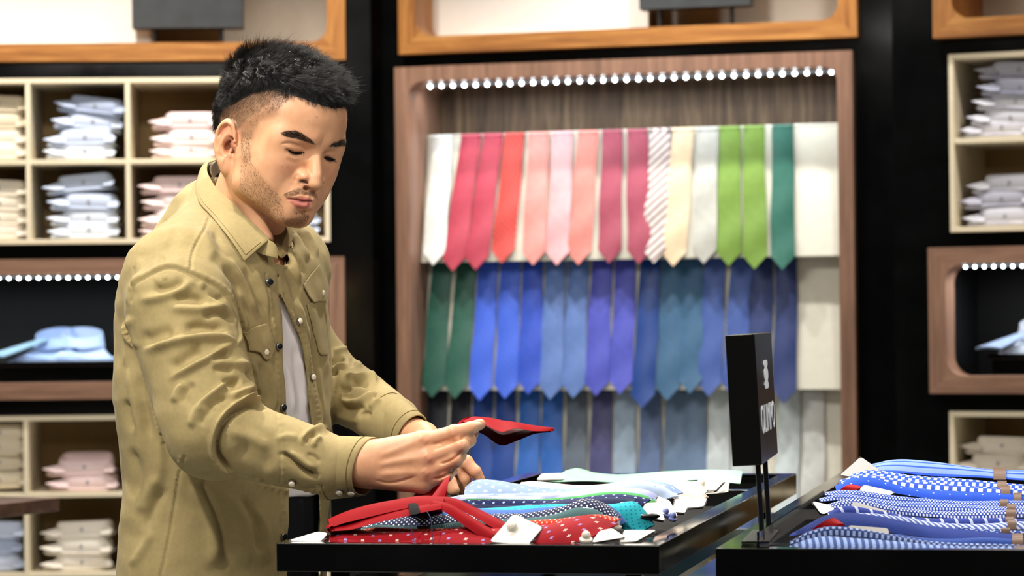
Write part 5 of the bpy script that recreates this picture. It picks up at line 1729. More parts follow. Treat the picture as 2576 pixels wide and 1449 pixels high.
# skin tint: redder cheeks, ears, knuckles; lips; shaved scalp and beard shadow
blotch(720, 425, (34, 24), '#cc8468', 0.45); blotch(830, 435, (16, 24), '#cc8468', 0.35)
blotch(775, 450, (26, 18), '#cf8a6c', 0.4); blotch(575, 350, (26, 50), '#d98a6e', 0.55)
blotch(735, 375, (34, 12), '#b97e58', 0.35); blotch(828, 392, (16, 12), '#b97e58', 0.35)
for u, v in ((1068, 1108), (1078, 1152), (1074, 1190), (1144, 1090), (1160, 1124), (1148, 1160)):
    blotch(u, v, (14, 11), '#cf7f62', 0.45)
blotch(1185, 1185, (30, 30), '#d98f76', 0.4)
hq = hl(BV.astype(F32))
inhead = (np.abs(hq[:, 0]) < 0.1) & (hq[:, 2] > -0.13)
# scalp under the hair: everything above the hairline, all round the head
hairline = np.interp(hq[:, 1], [-0.12, -0.06, -0.03, 0.005, 0.035, 0.055, 0.075, 0.095], [-0.055, -0.050, -0.01, 0.030, 0.055, 0.082, 0.094, 0.098])
sc = np.clip((hq[:, 2] - hairline) / 0.006, 0, 1) * inhead * (np.abs(hq[:, 0]) < 0.079)
bcol[:] = bcol * (1 - 0.75 * sc[:, None]) + np.array(srgb('#2a2019')[:3]) * 0.75 * sc[:, None]
paint('fade', '#7b5c42', 7, 0.62)
paint('stub', '#a98663', 9, 0.55)
paint('moust', '#7a5840', 3, 0.5); paint('goat', '#80593f', 4, 0.5)
paint([(582,342),(571,357),(568,373),(579,383),(592,388),(591,374),(584,360)], '#7d3a28', 5, 0.85)  # hollow of the ear: its shade painted into the tint
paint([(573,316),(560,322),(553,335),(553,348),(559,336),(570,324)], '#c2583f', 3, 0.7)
paint('lips', '#b9625d', 2.2, 0.95)
m = poly_soft(uvB, [(720,500),(745,502),(761,507),(780,506),(789,507),(776,511),(757,511),(738,506)], 1.5) * frontB * 0.85  # shade in the parting of the lips, painted as a dark line
bcol[:] = bcol * (1 - m[:, None]) + np.array(srgb('#7d3434')[:3]) * m[:, None]
paint('brow_n', '#3a2a20', 3.5, 0.7); paint('brow_f', '#3a2a20', 3, 0.7)
paint('eye_n', '#1d130e', 1.6, 0.95); paint('eye_f', '#1d130e', 1.6, 0.95)
paint([(752,458),(761,455),(769,457),(776,464),(766,462),(758,461)], '#2e140c', 1.8, 0.95)  # nostril opening: shade painted on as a near-black tint
paint([(1197,1063),(1205,1060),(1212,1064),(1212,1070),(1204,1073),(1198,1070)], '#e6bda6', 2, 0.8)
# small moles and freckles
for u, v, r in ((709,419,1.8),(725,420,1.6),(790,268,1.6),(797,295,1.8),(775,305,1.5),(688,268,1.8),(590,403,1.5)):
    blotch(u, v, (r, r), '#6b4030', 0.7)

kS = NT('skin')
at = kS.n('ShaderNodeVertexColor'); at.layer_name = 'tint'
nz2 = kS.noise(kS.coord('Object'), 60, 4)
kS.base(kS.mix(0.16, at.outputs[0], kS.ramp(nz2, [(0.3, srgb('#a8714f')), (0.7, srgb('#efc6a4'))]), 'MIX'), 0.46, 0.4)
kS.b.inputs['Subsurface Weight'].default_value = 0.10
kS.b.inputs['Subsurface Radius'].default_value = (1.0, 0.35, 0.2)
kS.b.inputs['Subsurface Scale'].default_value = 0.005
nz = kS.noise(kS.coord('Object'), 420, 3)
kS.bump(nz, 0.15, 0.0006)
MAN = thing('person', 'man in olive shirt over white tee, looking down at a red tie', 'person', (-0.40, 4.05, 0))
MO = np.array(MAN.location)
body = link('body', np_mesh('body', BV - MO, BQ, kS.m, bcol), MAN)

# ------------------------------------------------------------------ hair, brows, beard
bodyBVH = BVHTree.FromPolygons([tuple(v) for v in BV], [tuple(q) for q in BQ.tolist()])
def hit(bvh, u, v):
    r = bvh.ray_cast(CPOS, ray(u, v).normalized())
    return (r[0], r[1]) if r[0] is not None else (None, None)

def hair_mat(name, col, rough=0.35):
    k = NT(name)
    hi = k.n('ShaderNodeHairInfo')
    c0 = srgb(col); c1 = tuple(min(1, x * 2.2 + 0.003) for x in c0[:3]) + (1,)
    k.base(k.mix(hi.outputs['Random'], c0, c1), rough, 0.3)
    return k.m
M_hair = hair_mat('black_hair', '#090807', 0.36)
M_beard = hair_mat('beard_hair', '#39281b', 0.55)
M_fade = hair_mat('clipped_hair', '#3a2b20', 0.5)

def strands(name, S, r0, r1, mat, parent):
    """S: (n, k, 3) points in the world"""
    n, k, _ = S.shape
    cu = bpy.data.hair_curves.new(name)
    cu.add_curves([k] * n)
    cu.points.foreach_set('position', (S - MO).astype(np.float32).ravel())
    rad = np.tile(np.linspace(r0, r1, k), n).astype(np.float32)
    a = cu.attributes.get('radius') or cu.attributes.new('radius', 'FLOAT', 'POINT')
    a.data.foreach_set('value', rad)
    cu.materials.append(mat)
    o = bpy.data.objects.new(name, cu); COL.objects.link(o); o.parent = parent; o['kind'] = 'stuff'
    return o

# --- the mass of hair on top: a patch of the scalp lifted into a textured cap, with strands growing from it
Hq = hl(BV.astype(F32)).astype(float)
Nq = BN @ HM
HB_Y = [-0.125, -0.090, -0.075, -0.050, -0.024, -0.010, 0.001, 0.019, 0.037, 0.052, 0.062, 0.076, 0.092]
HB_Z = [-0.045, -0.030, 0.022, 0.040, 0.053, 0.062, 0.070, 0.079, 0.087, 0.086, 0.086, 0.0855, 0.0805]
def hair_edge(q):
    return q[:, 2] - np.interp(q[:, 1], HB_Y, HB_Z)
ed = hair_edge(Hq)
onhead = (np.abs(Hq[:, 0]) < 0.082) & (Hq[:, 1] < 0.12) & (Hq[:, 2] > -0.06) & (Hq[:, 1] > -0.14)
onhead &= ~((np.abs(Hq[:, 0]) > 0.066) & (Hq[:, 2] < 0.030) & (Hq[:, 1] > -0.062))
reg = onhead & (ed > 0)
fm = reg[BQ].all(1)
HQf = BQ[fm]
uq, inv = np.unique(HQf, return_inverse=True)
HQf = inv.reshape(-1, 4)
e = ed[uq]; q = Hq[uq]; nq = Nq[uq]
sm = lambda x, a, b: np.clip((x - a) / (b - a), 0, 1) ** 2 * (3 - 2 * np.clip((x - a) / (b - a), 0, 1))
rise = sm(e, 0.0, 0.016)
top = sm(q[:, 2], 0.060, 0.105)
front = sm(q[:, 1], 0.03, 0.08)
def lumps(q, sc, seed, n=14):
    r = np.random.default_rng(seed)
    s = np.zeros(len(q))
    for _ in range(n):
        k = r.normal(size=3); k *= sc * r.uniform(0.6, 1.5) / np.linalg.norm(k)
        s += np.sin(q @ k + r.uniform(0, 6.28))
    return s / math.sqrt(n)
capH = rise * (0.0030 + 0.0105 * top - 0.0040 * front * top)
capH = capH + rise * top * 0.0024 * lumps(q, 260, 3) + rise * 0.0009 * lumps(q, 700, 4)
back_ = sm(-q[:, 1], 0.05, 0.10)
capH = capH + rise * back_ * 0.005
HV = BV[uq] + BN[uq] * np.maximum(capH, 0.0002)[:, None]
HN = vnormals(HV, HQf)
M_cap = plain('hair_mass', '#080706', 0.45, 0.4, noise_amt=0.15, nscale=300)
hair = link('hair', np_mesh('hair', HV - MO, HQf, M_cap), MAN)
bpy_tmp = None
r = np.random.default_rng(11)
def sample_faces(V, Q, n, w=None):
    a = np.linalg.norm(np.cross(V[Q[:, 2]] - V[Q[:, 0]], V[Q[:, 3]] - V[Q[:, 1]]), axis=1)
    if w is not None:
        a = a * w
    f = r.choice(len(Q), n, p=a / a.sum())
    s, t = r.random(n)[:, None], r.random(n)[:, None]
    c = V[Q[f, 0]] * (1 - s) * (1 - t) + V[Q[f, 1]] * s * (1 - t) + V[Q[f, 2]] * s * t + V[Q[f, 3]] * (1 - s) * t
    return f, c
n = 30000
f, root = sample_faces(HV, HQf, n)
nr = HN[HQf[f, 0]]
rq = (root - HO) @ HM; nql = nr @ HM
tp = sm(rq[:, 2], 0.070, 0.115)[:, None]; bk = sm(-rq[:, 1], 0.02, 0.09)[:, None]; fr = sm(rq[:, 1], 0.02, 0.09)[:, None]
comb = np.zeros((n, 3))
comb += tp * (np.array([-0.35, 0.75, 0.12]) * (1 - bk) + np.array([0.1, 0.15, 0.9]) * bk)      # forward on top, up at the crown
comb += (1 - tp) * np.array([0.0, -0.25, -0.85])                                                # down on the sides
comb += fr * np.array([-0.12, 0.0, -0.12])
comb += r.normal(size=(n, 3)) * 0.16
L = (0.0055 + 0.0125 * tp + 0.001 * fr * tp) * r.uniform(0.65, 1.25, (n, 1)) * np.where(r.random((n, 1)) < 0.05, 1.5, 1.0)
# clumps
gi = r.choice(n, 420, replace=False)
gd = comb[gi] + r.normal(size=(420, 3)) * 0.30
d2 = ((root[:, None, :] - root[gi][None]) ** 2).sum(2)
g = d2.argmin(1)
base_dir = nql * (0.38 + 0.22 * tp) + 0.50 * comb + 0.55 * gd[g]
base_dir /= np.linalg.norm(base_dir, axis=1, keepdims=True)
tipc = root[gi][g] + ((base_dir) @ HM.T) * L
K = 5
S = np.zeros((n, K, 3))
for k in range(K):
    s = k / (K - 1)
    d = nql * (1 - s) * 0.5 + base_dir * (0.6 + 0.6 * s)
    d = d @ HM.T
    d /= np.linalg.norm(d, axis=1, keepdims=True)
    pnt = root + d * L * s
    S[:, k] = pnt * (1 - 0.7 * s * s) + (0.7 * s * s) * (tipc + (root - root[gi][g]) * 0.45)
strands('strands', S, 0.00011, 0.00003, M_hair, hair)

# --- clipped sides and nape
def skin_strands(name, roots, nrm, dirs, L, lift, mat, parent, r0=0.00006, r1=0.00003, K=3, jit=0.3):
    n = len(roots)
    d = dirs + r.normal(size=(n, 3)) * jit
    d -= nrm * (d * nrm).sum(1, keepdims=True)
    d /= np.linalg.norm(d, axis=1, keepdims=True)
    d = d * math.cos(lift) + nrm * math.sin(lift)
    S = np.zeros((n, K, 3))
    for k in range(K):
        s = k / (K - 1)
        S[:, k] = roots + nrm * 0.0001 + d * L * s - nrm * (0.25 * s * s * L) * math.sin(lift)
    return strands(name, S, r0, r1, mat, parent)

fd_low = np.interp(Hq[:, 1], [-0.125, -0.09, -0.06, -0.03, 0.0, 0.012, 0.028, 0.045, 0.060, 0.07], [-0.075, -0.070, -0.055, 0.02, 0.028, 0.012, 0.022, 0.050, 0.060, 0.09])
fz = onhead & (ed <= 0.006) & (Hq[:, 2] > fd_low) & (Hq[:, 1] < 0.066)
fm2 = fz[BQ].all(1)
FQ = BQ[fm2]
den = np.clip(1.0 + ed[FQ[:, 0]] / 0.05, 0.25, 1.0)
f, root = sample_faces(BV, FQ, 9000, den)
nr = BN[FQ[f, 0]]
edr = np.clip(1 + ed[FQ[f, 0]] / 0.045, 0.2, 1)[:, None]
dn = np.tile(HM @ np.array([0.0, -0.25, -1.0]), (len(root), 1))
skin_strands('clipped_sides', root, nr, dn, 0.0016 + 0.0042 * edr ** 1.5 * r.uniform(0.7, 1.2, (len(root), 1)), 0.35, M_fade, hair, 0.00007, 0.00003)

def poly_roots(poly, n):
    P_ = np.array(poly, float); lo, hi = P_.min(0), P_.max(0)
    out = []; nrm = []; px = []
    while len(out) < n:
        c = r.uniform(lo, hi, (n * 2, 2))
        c = c[in_poly(c, poly)]
        for u, v in c:
            p, nn = hit(bodyBVH, u, v)
            if p is not None:
                out.append(p); nrm.append(nn); px.append((u, v))
            if len(out) >= n:
                break
    return np.array(out), np.array(nrm), np.array(px)
def px_dir(du, dv):
    return np.array(CR) * du - np.array(CU) * dv

# brows: hairs run outward along the arch
for nm, inner, outer, cnt in (('brow_n', (793, 363), (712, 333), 520), ('brow_f', (828, 370), (874, 357), 320)):
    ro, nn, px = poly_roots(POLY[nm], cnt)
    sgn = -1 if nm == 'brow_n' else 1
    t = np.clip((px[:, 0] - inner[0]) / (outer[0] - inner[0]), 0, 1)[:, None]
    dr = px_dir(sgn * 1.0, 0)[None] * (0.45 + 0.7 * t) + px_dir(0, -1)[None] * (0.75 - (0.75 if nm == 'brow_n' else 0.55) * t)
    skin_strands('eyebrow', ro, nn, dr, 0.0062 * r.uniform(0.7, 1.15, (cnt, 1)), 0.22, M_hair, MAN, 0.00010, 0.00003, 4, 0.12)
# lashes
for pts, cnt, out in (([(716, 374), (728, 380), (741, 385), (754, 385), (766, 386)], 46, -0.35), ([(814, 397), (825, 398), (835, 402), (846, 405)], 34, 0.6)):
    c = smooth_poly(pts, cnt)
    ro = []; nn = []
    for u, v in c:
        p, q_ = hit(bodyBVH, u, v)
        ro.append(p); nn.append(q_)
    dr = np.tile(px_dir(out, 1.0), (cnt, 1))
    skin_strands('eyelashes', np.array(ro), np.array(nn), dr, 0.0048 * r.uniform(0.7, 1.1, (cnt, 1)), 0.5, M_hair, MAN, 0.00011, 0.00003, 4, 0.2)
# moustache, chin beard, stubble
ro, nn, px = poly_roots(POLY['moust'], 420)
t = np.where(px[:, 0] < 782, -1.0, 1.0)[:, None]
skin_strands('moustache', ro, nn, px_dir(1, 0)[None] * t * 1.0 + px_dir(0, 1)[None] * 0.6, 0.0032 * r.uniform(0.6, 1.2, (len(ro), 1)), 0.3, M_beard, MAN, 0.000055, 0.00003, 4, 0.25)
ro, nn, px = poly_roots(POLY['goat'], 430)
skin_strands('goatee', ro, nn, px_dir(0.15, 1)[None] + px_dir(1, 0)[None] * ((px[:, :1] - 750) / 60), 0.0042 * r.uniform(0.5, 1.2, (len(ro), 1)), 0.35, M_beard, MAN, 0.000055, 0.00003, 4, 0.2)
ro, nn, px = poly_roots([(738,528),(752,531),(768,529),(766,538),(742,538)], 90)
skin_strands('goatee', ro, nn, np.tile(px_dir(0, 1), (len(ro), 1)), 0.003 * r.uniform(0.6, 1.2, (len(ro), 1)), 0.3, M_beard, MAN, 0.00006, 0.00003, 3, 0.2)
ro, nn, px = poly_roots(POLY['stub'], 2300)
skin_strands('stubble', ro, nn, np.tile(px_dir(0.35, 1), (len(ro), 1)), 0.0017 * r.uniform(0.5, 1.3, (len(ro), 1)), 0.5, M_beard, MAN, 0.000065, 0.00004, 3, 0.35)
ro, nn, px = poly_roots([(607,330),(636,326),(634,356),(630,404),(614,410),(606,380)], 420)
skin_strands('stubble', ro, nn, np.tile(px_dir(0.1, 1), (len(ro), 1)), 0.0024 * r.uniform(0.5, 1.3, (len(ro), 1)), 0.4, M_fade, MAN, 0.00006, 0.00003, 3, 0.25)

# the eyes, showing between the lids
M_eye = NT('dark_eye'); M_eye.base(srgb('#150d09'), 0.12, 0.5); M_eye = M_eye.m
for poly in ([(724,375.5),(732,379.5),(742,382.5),(753,383),(767,383.5),(760,386.5),(749,388.5),(738,387),(729,383)], [(814.5,396),(825,394),(834,397.5),(845,401.5),(838,404),(829,404.5),(820,401.5)]):
    P_ = np.array(poly); us = np.linspace(P_[:, 0].min() + 0.3, P_[:, 0].max() - 0.3, 14)
    rows = []
    def span_(u):
        ys = [poly[i][1] + (u - poly[i][0]) / (poly[(i + 1) % len(poly)][0] - poly[i][0]) * (poly[(i + 1) % len(poly)][1] - poly[i][1])
              for i in range(len(poly)) if (poly[i][0] - u) * (poly[(i + 1) % len(poly)][0] - u) <= 0 and poly[i][0] != poly[(i + 1) % len(poly)][0]]
        return min(ys), max(ys)
    for j in range(7):
        row = []
        for u in us:
            a, b = span_(u)
            p, nn = hit(bodyBVH, u, a + (b - a) * j / 6)
            row.append(tuple(np.array(p) + np.array(nn) * (0.0004 + 0.0005 * math.sin(PI * j / 6)) - MO))
        rows.append(row)
    part('eye', MB().grid(rows), M_eye, MAN, 80)

# ------------------------------------------------------------------ the olive shirt
SY = math.radians(62)
FD = np.array([math.sin(SY), -math.cos(SY), 0.0]); RD = np.array([-math.cos(SY), -math.sin(SY), 0.0])
YC = 4.08
LV = [(560, 452, 786), (600, 400, 792), (640, 365, 802), (700, 330, 808), (760, 312, 818), (830, 305, 822), (900, 306, 824), (1000, 304, 827), (1100, 319, 829), (1200, 327, 827), (1300, 321, 822), (1400, 314, 816), (1520, 308, 812)]
lz = []; lcx = []; lcy = []; lw = []; ld = []
for v, ul, ur in LV:
    pl, pr = P(ul, v, YC), P(ur, v, YC)
    hx = (pr.x - pl.x) / 2
    lz.append(pl.z); lcx.append((pl.x + pr.x) / 2); lcy.append(YC)
    s = hx / 0.1448
    lw.append(0.20 * s); ld.append(0.125 * s)
o = np.argsort(lz)
lz, lcx, lw, ld = (np.array(a)[o] for a in (lz, lcx, lw, ld))
ZTOP = P(560, 615, YC).z
def sd_torso(p, inset=0.0):
    z = p[:, 2]
    cx = np.interp(z, lz, lcx); w = np.interp(z, lz, lw) - inset; d = np.interp(z, lz, ld) - inset
    x = p[:, 0] - cx; y = p[:, 1] - YC
    a = x * RD[0] + y * RD[1]; b = x * FD[0] + y * FD[1]
    k0 = np.sqrt((a / w) ** 2 + (b / d) ** 2); k1 = np.sqrt((a / w ** 2) ** 2 + (b / d ** 2) ** 2)
    return (k0 * (k0 - 1) / np.maximum(k1, 1e-6)).astype(F32)
S_N = hp(452, 772, 3.885); E_N = hp(538, 1082, 3.805); W_N = hp(835, 1172, 3.778)
S_F = hp(672, 720, 4.22); E_F = hp(800, 942, 4.26); W_F = hp(990, 1062, 4.11)
NK = hp(580, 560, 4.12)
def sd_trunk(p):
    t = sd_torso(p)
    t = smax(t, (p[:, 2] - F32(ZTOP)), 0.05)
    t = smin(t, s_cap(p, hp(455, 705, 3.93), hp(700, 664, 4.19), 0.066, 0.062), 0.05)
    t = smin(t, s_cap(p, hp(560, 560, 4.14), hp(440, 690, 3.95), 0.058, 0.062), 0.04)
    t = smin(t, s_cap(p, hp(650, 590, 4.14), hp(702, 655, 4.20), 0.055, 0.058), 0.04)
    t = smin(t, s_cap(p, hp(520, 560, 4.18), hp(430, 760, 4.16), 0.06, 0.08), 0.05)
    return t
uA = ([560, 600, 640, 700, 740, 760, 850, 900, 1000, 1080, 1200, 1260, 1360, 1449, 1600], [672, 676, 692, 699, 702, 704, 711, 715, 717, 724, 727, 727, 724, 722, 720])
uB = ([560, 600, 640, 700, 740, 800, 850, 900, 950, 1000, 1080, 1200, 1300, 1449, 1600], [674, 678, 693, 700, 703, 733, 752, 766, 772, 777, 786, 800, 803, 805, 806])
def sd_shirt(p):
    t = sd_trunk(p)
    uv = projn(p.astype(float)); v = uv[:, 1]; u = uv[:, 0]
    fwd = ((p[:, 0] - np.interp(p[:, 2], lz, lcx)) * FD[0] + (p[:, 1] - YC) * FD[1])
    c = np.maximum(np.interp(v, *uA) - u, u - np.interp(v, *uB)) * (4.0 / 7000)
    c = np.maximum(c, 0.02 - fwd)
    c = np.maximum(c, -(t + 0.020))
    t = smax(t, -c.astype(F32), 0.004)
    a = smin(s_cap(p, S_N, E_N, 0.0770, 0.0690), s_cap(p, E_N, W_N, 0.0570, 0.0415), 0.015)
    b = smin(s_cap(p, S_F, E_F, 0.056, 0.054), s_cap(p, E_F, W_F, 0.054, 0.0400), 0.015)
    t = smin(smin(t, a, 0.014), b, 0.012)
    # room for the neck, and the end of each sleeve
    t = smax(t, -s_cap(p, hp(612, 470, 4.10), hp(628, 640, 4.06), 0.064, 0.060), 0.008)
    t = smax(t, -s_cap(p, hp(612, 500, 4.10), hp(690, 625, 4.02), 0.050, 0.030), 0.008)
    return t
SV, SQ = sdf_mesh(sd_shirt, (-0.66, 3.66, 0.92), (-0.10, 4.40, 1.56), 0.0023)
SV = relax(SV, SQ, 2, 0.5)
SNn = vnormals(SV, SQ)
print('shirt verts', len(SV))
uvS, visS = visible(SV, SNn)

SEAM_ARM = [(330,752),(336,723),(364,695),(397,677),(424,670),(455,676),(480,686),(513,701),(543,717),(568,739),(587,767),(598,795),(601,828),(598,852)]
FOLDS = [
 ('g', [(668,690),(676,760),(686,850),(691,900),(695,1000),(702,1080),(706,1200),(706,1260),(701,1360),(698,1455)], 2.6, -0.0015, 0),
 ('p', [(674,690),(682,760),(692,850),(697,900),(701,1000),(708,1080),(712,1200),(712,1260),(707,1360),(704,1455)], 4, 0.0009, 0, 260),
 ('g', [(718,740),(743,790),(766,835),(785,885),(796,940),(805,1000),(814,1080)], 2.6, -0.0015, 0),
 ('p', [(708,744),(732,790),(755,835),(774,885),(786,940),(795,1000),(804,1080)], 4, 0.0009, 0, 160),
 # seams
 ('s', SEAM_ARM, 6, 0.0030, 0), ('g', [(u + 1, v + 4) for u, v in SEAM_ARM], 3, -0.0022, 0),
 ('p', [(u + 3, v - 7) for u, v in SEAM_ARM], 4, 0.0005, 0, 150),
 ('g', [(526,549),(512,584),(495,611),(485,636),(480,678)], 2.6, -0.0020, 0), ('p', [(519,549),(505,584),(488,611),(478,636),(472,676)], 4, 0.0014, 0, 90),
 ('g', [(462,1150),(456,1173),(440,1265),(425,1357),(403,1460)], 2.6, -0.0018, 0), ('p', [(454,1150),(448,1173),(432,1265),(417,1357),(395,1460)], 4, 0.0014, 0, 190),
 ('g', [(336,723),(333,700),(338,676)], 2.6, -0.0018, 0),
 # upper sleeve
 ('f', [(350,877),(377,875),(416,864),(455,855),(507,848),(549,847),(582,855),(606,866)], 14, 0.0085),
 ('r', [(333,790),(322,830),(330,858),(352,878)], 9, 0.0050),
 ('g', [(345,850),(370,850),(410,838),(440,830)], 16, -0.0055),
 ('g', [(455,830),(499,820),(543,826),(572,834)], 12, -0.0075), ('g', [(505,797),(549,786),(576,797),(595,813)], 9, -0.0075),
 ('r', [(420,772),(466,779),(510,780),(549,777),(580,789)], 11, 0.0062), ('r', [(480,840),(530,836),(566,838),(596,850)], 6, 0.0030),
 ('g', [(430,752),(466,748),(493,750),(523,762)], 11, -0.0066), ('r', [(345,755),(397,750),(433,737),(466,720),(495,704)], 12, 0.0060),
 ('g', [(383,724),(416,727),(444,720),(468,702)], 12, -0.0062), ('g', [(504,713),(529,737),(549,748),(573,752)], 8, -0.0056),
 ('r', [(500,700),(520,730),(548,760),(575,780)], 8, 0.0040), ('r', [(392,694),(398,710),(402,722)], 5, 0.0022), ('r', [(412,690),(416,706)], 5, 0.0018),
 ('f', [(416,960),(455,937),(493,917),(529,897),(562,876),(590,864)], 12, 0.0082), ('g', [(424,935),(452,912),(490,890),(520,878)], 15, -0.0065),
 ('g', [(529,909),(549,898),(578,889)], 8, -0.0050), ('r', [(521,914),(562,914),(604,916),(634,924)], 10, 0.0050), ('g', [(530,928),(560,932),(590,930)], 8, -0.0035),
 ('g', [(558,971),(584,963),(608,967)], 11, -0.0090), ('g', [(620,948),(640,936)], 10, -0.0080), ('g', [(628,998),(658,990)], 11, -0.0090),
 ('f', [(486,1042),(510,1010),(535,988),(562,968),(590,952)], 11, 0.0062), ('r', [(444,1018),(449,985),(466,960)], 10, 0.0050), ('g', [(462,1020),(470,990),(490,960)], 10, -0.0045),
 ('r', [(575,1000),(610,985),(645,972)], 9, 0.0055), ('r', [(600,1008),(640,1004),(662,1010)], 8, 0.0050), ('g', [(520,1036),(548,1010),(580,1000)], 8, -0.0045),
 ('r', [(478,1080),(492,1045),(515,1020)], 9, 0.0040), ('g', [(505,1075),(520,1045),(545,1025)], 8, -0.0040),
 # the sleeve rolled over the elbow, forearm below it
 ('g', [(670,1032),(636,1015),(605,1027),(578,1046),(559,1071),(549,1096),(546,1124),(552,1151),(568,1174),(590,1194)], 6.5, -0.0140, 0.15),
 ('f', [(594,1200),(560,1180),(537,1150),(532,1118),(538,1085),(552,1056),(575,1030),(608,1010),(640,1003),(670,1018)], 10, 0.0085, 0.15),
 ('r', [(566,1080),(600,1090),(640,1104),(690,1132)], 15, 0.0040), ('g', [(590,1120),(640,1150),(690,1180)], 26, -0.0030),
 ('r', [(756,1124),(766,1101),(790,1084),(812,1081),(824,1094)], 7, 0.0066), ('g', [(764,1118),(776,1097),(800,1092)], 6, -0.0060), ('r', [(786,1128),(796,1108),(812,1100)], 6, 0.0045),
 ('f', [(694,1146),(713,1141),(742,1163),(767,1183),(790,1192),(810,1196)], 9, -0.0072), ('r', [(720,1130),(750,1150),(780,1170),(804,1178)], 8, 0.0052),
 ('g', [(770,1140),(790,1150),(806,1165)], 6, -0.0035), ('r', [(690,1108),(720,1098),(756,1104)], 10, 0.0030),
 ('g', [(642,1200),(675,1213),(713,1222),(771,1227),(810,1222)], 2.6, -0.0020, 0), ('r', [(640,1206),(650,1202),(646,1214)], 3, 0.0014),
 ('p', [(650,1212),(690,1226),(730,1236),(780,1238),(808,1236)], 8, 0.0030, 0, 60),
 # near front: long folds from the yoke, ridge beside the armhole
 ('r', [(550,622),(590,681),(618,723),(642,784),(655,812)], 9, 0.0050), ('g', [(560,660),(590,715),(606,756),(628,812)], 8, -0.0050), ('r', [(590,716),(606,756),(613,800),(615,852)], 7, 0.0055),
 ('g', [(612,668),(640,730),(664,800)], 9, -0.0038), ('r', [(628,655),(660,720),(682,800)], 8, 0.0030), ('r', [(500,560),(520,610),(540,660)], 14, 0.0030), ('g', [(535,575),(560,620),(590,665)], 9, -0.0035),
 ('g', [(654,900),(668,960),(676,1030)], 9, -0.0045), ('r', [(634,895),(650,960),(660,1010)], 8, 0.0040), ('r', [(672,900),(688,960),(694,1040)], 6, 0.0030),
 # back and flank
 ('r', [(322,900),(336,980),(352,1080),(356,1180)], 16, 0.0050), ('g', [(345,930),(362,1020),(380,1110)], 14, -0.0048), ('r', [(380,985),(398,1060),(404,1150),(396,1260)], 14, 0.0042),
 ('g', [(330,1120),(345,1180),(338,1260)], 13, -0.0050), ('r', [(350,1300),(372,1240),(402,1190)], 14, 0.0046), ('g', [(360,1340),(390,1270),(420,1220)], 12, -0.0042),
 ('r', [(330,1430),(360,1380),(384,1330)], 12, 0.0040), ('r', [(480,1210),(520,1260),(540,1340),(536,1440)], 18, 0.0045), ('g', [(500,1200),(548,1270),(572,1350),(576,1440)], 16, -0.0050),
 ('r', [(560,1230),(606,1290),(624,1370),(622,1445)], 15, 0.0042), ('g', [(600,1245),(640,1310),(652,1400)], 12, -0.0040), ('r', [(640,1265),(668,1330),(676,1430)], 10, 0.0030),
 ('r', [(316,800),(318,860),(316,930)], 8, 0.0030), ('g', [(318,1000),(326,1050),(340,1090)], 10, -0.0050),
 ('g', [(410,640),(400,665)], 9, -0.0030), ('r', [(355,640),(345,690),(336,740)], 10, 0.0025), ('g', [(450,560),(430,610),(405,650)], 14, -0.0022),
 # far front
 ('r', [(718,589),(731,636),(743,681),(758,722)], 6, 0.0052), ('g', [(727,587),(744,632),(760,672),(770,700)], 5, -0.0048), ('r', [(738,582),(758,622),(778,660)], 6, 0.0052), ('g', [(748,578),(772,616),(790,652)], 5, -0.0048),
 ('r', [(758,572),(785,610),(800,650)], 5, 0.0045), ('g', [(712,610),(722,660),(738,720),(752,780)], 7, -0.0045), ('r', [(740,730),(760,800),(772,870),(778,950)], 7, 0.0035),
 ('g', [(780,800),(790,870),(796,960)], 5, -0.0030), ('r', [(800,900),(808,1000),(812,1100)], 6, 0.0025),
 # far sleeve
 ('f', [(868,936),(896,949),(920,946),(939,948),(948,968)], 9, 0.0075), ('g', [(826,915),(846,908),(868,900)], 8, -0.0085), ('r', [(830,890),(856,884),(876,876)], 7, 0.0050), ('g', [(880,958),(908,962),(930,968)], 8, -0.0060),
 ('g', [(893,925),(888,908),(894,896)], 7, -0.0055), ('r', [(906,930),(902,910),(908,894)], 7, 0.0045), ('g', [(832,940),(850,934)], 7, -0.0055), ('r', [(832,925),(858,920),(880,926)], 6, 0.0050),
 ('f', [(852,1000),(879,1011),(907,1007),(937,992),(958,984)], 9, 0.0070), ('g', [(856,1022),(890,1030),(920,1020)], 9, -0.0060), ('g', [(940,1005),(958,994),(970,985)], 6, -0.0050), ('r', [(930,1030),(948,1010),(962,1000)], 6, 0.0050),
 ('r', [(840,1045),(870,1052),(905,1062)], 8, 0.0040), ('g', [(900,1046),(922,1040),(936,1046)], 6, -0.0055), ('g', [(848,975),(866,978),(884,976)], 7, -0.0045),
]
dS = stroke_disp(uvS, visS, FOLDS) * 1.3
soft = np.clip((visS + 0.6), 0.3, 1)
dS += 0.0011 * lumps(SV, 70, 21, 10) + 0.00045 * lumps(SV, 190, 22, 14)
SV = SV + SNn * dS[:, None]
SV = relax(SV, SQ, 1, 0.35)
SNn = vnormals(SV, SQ)

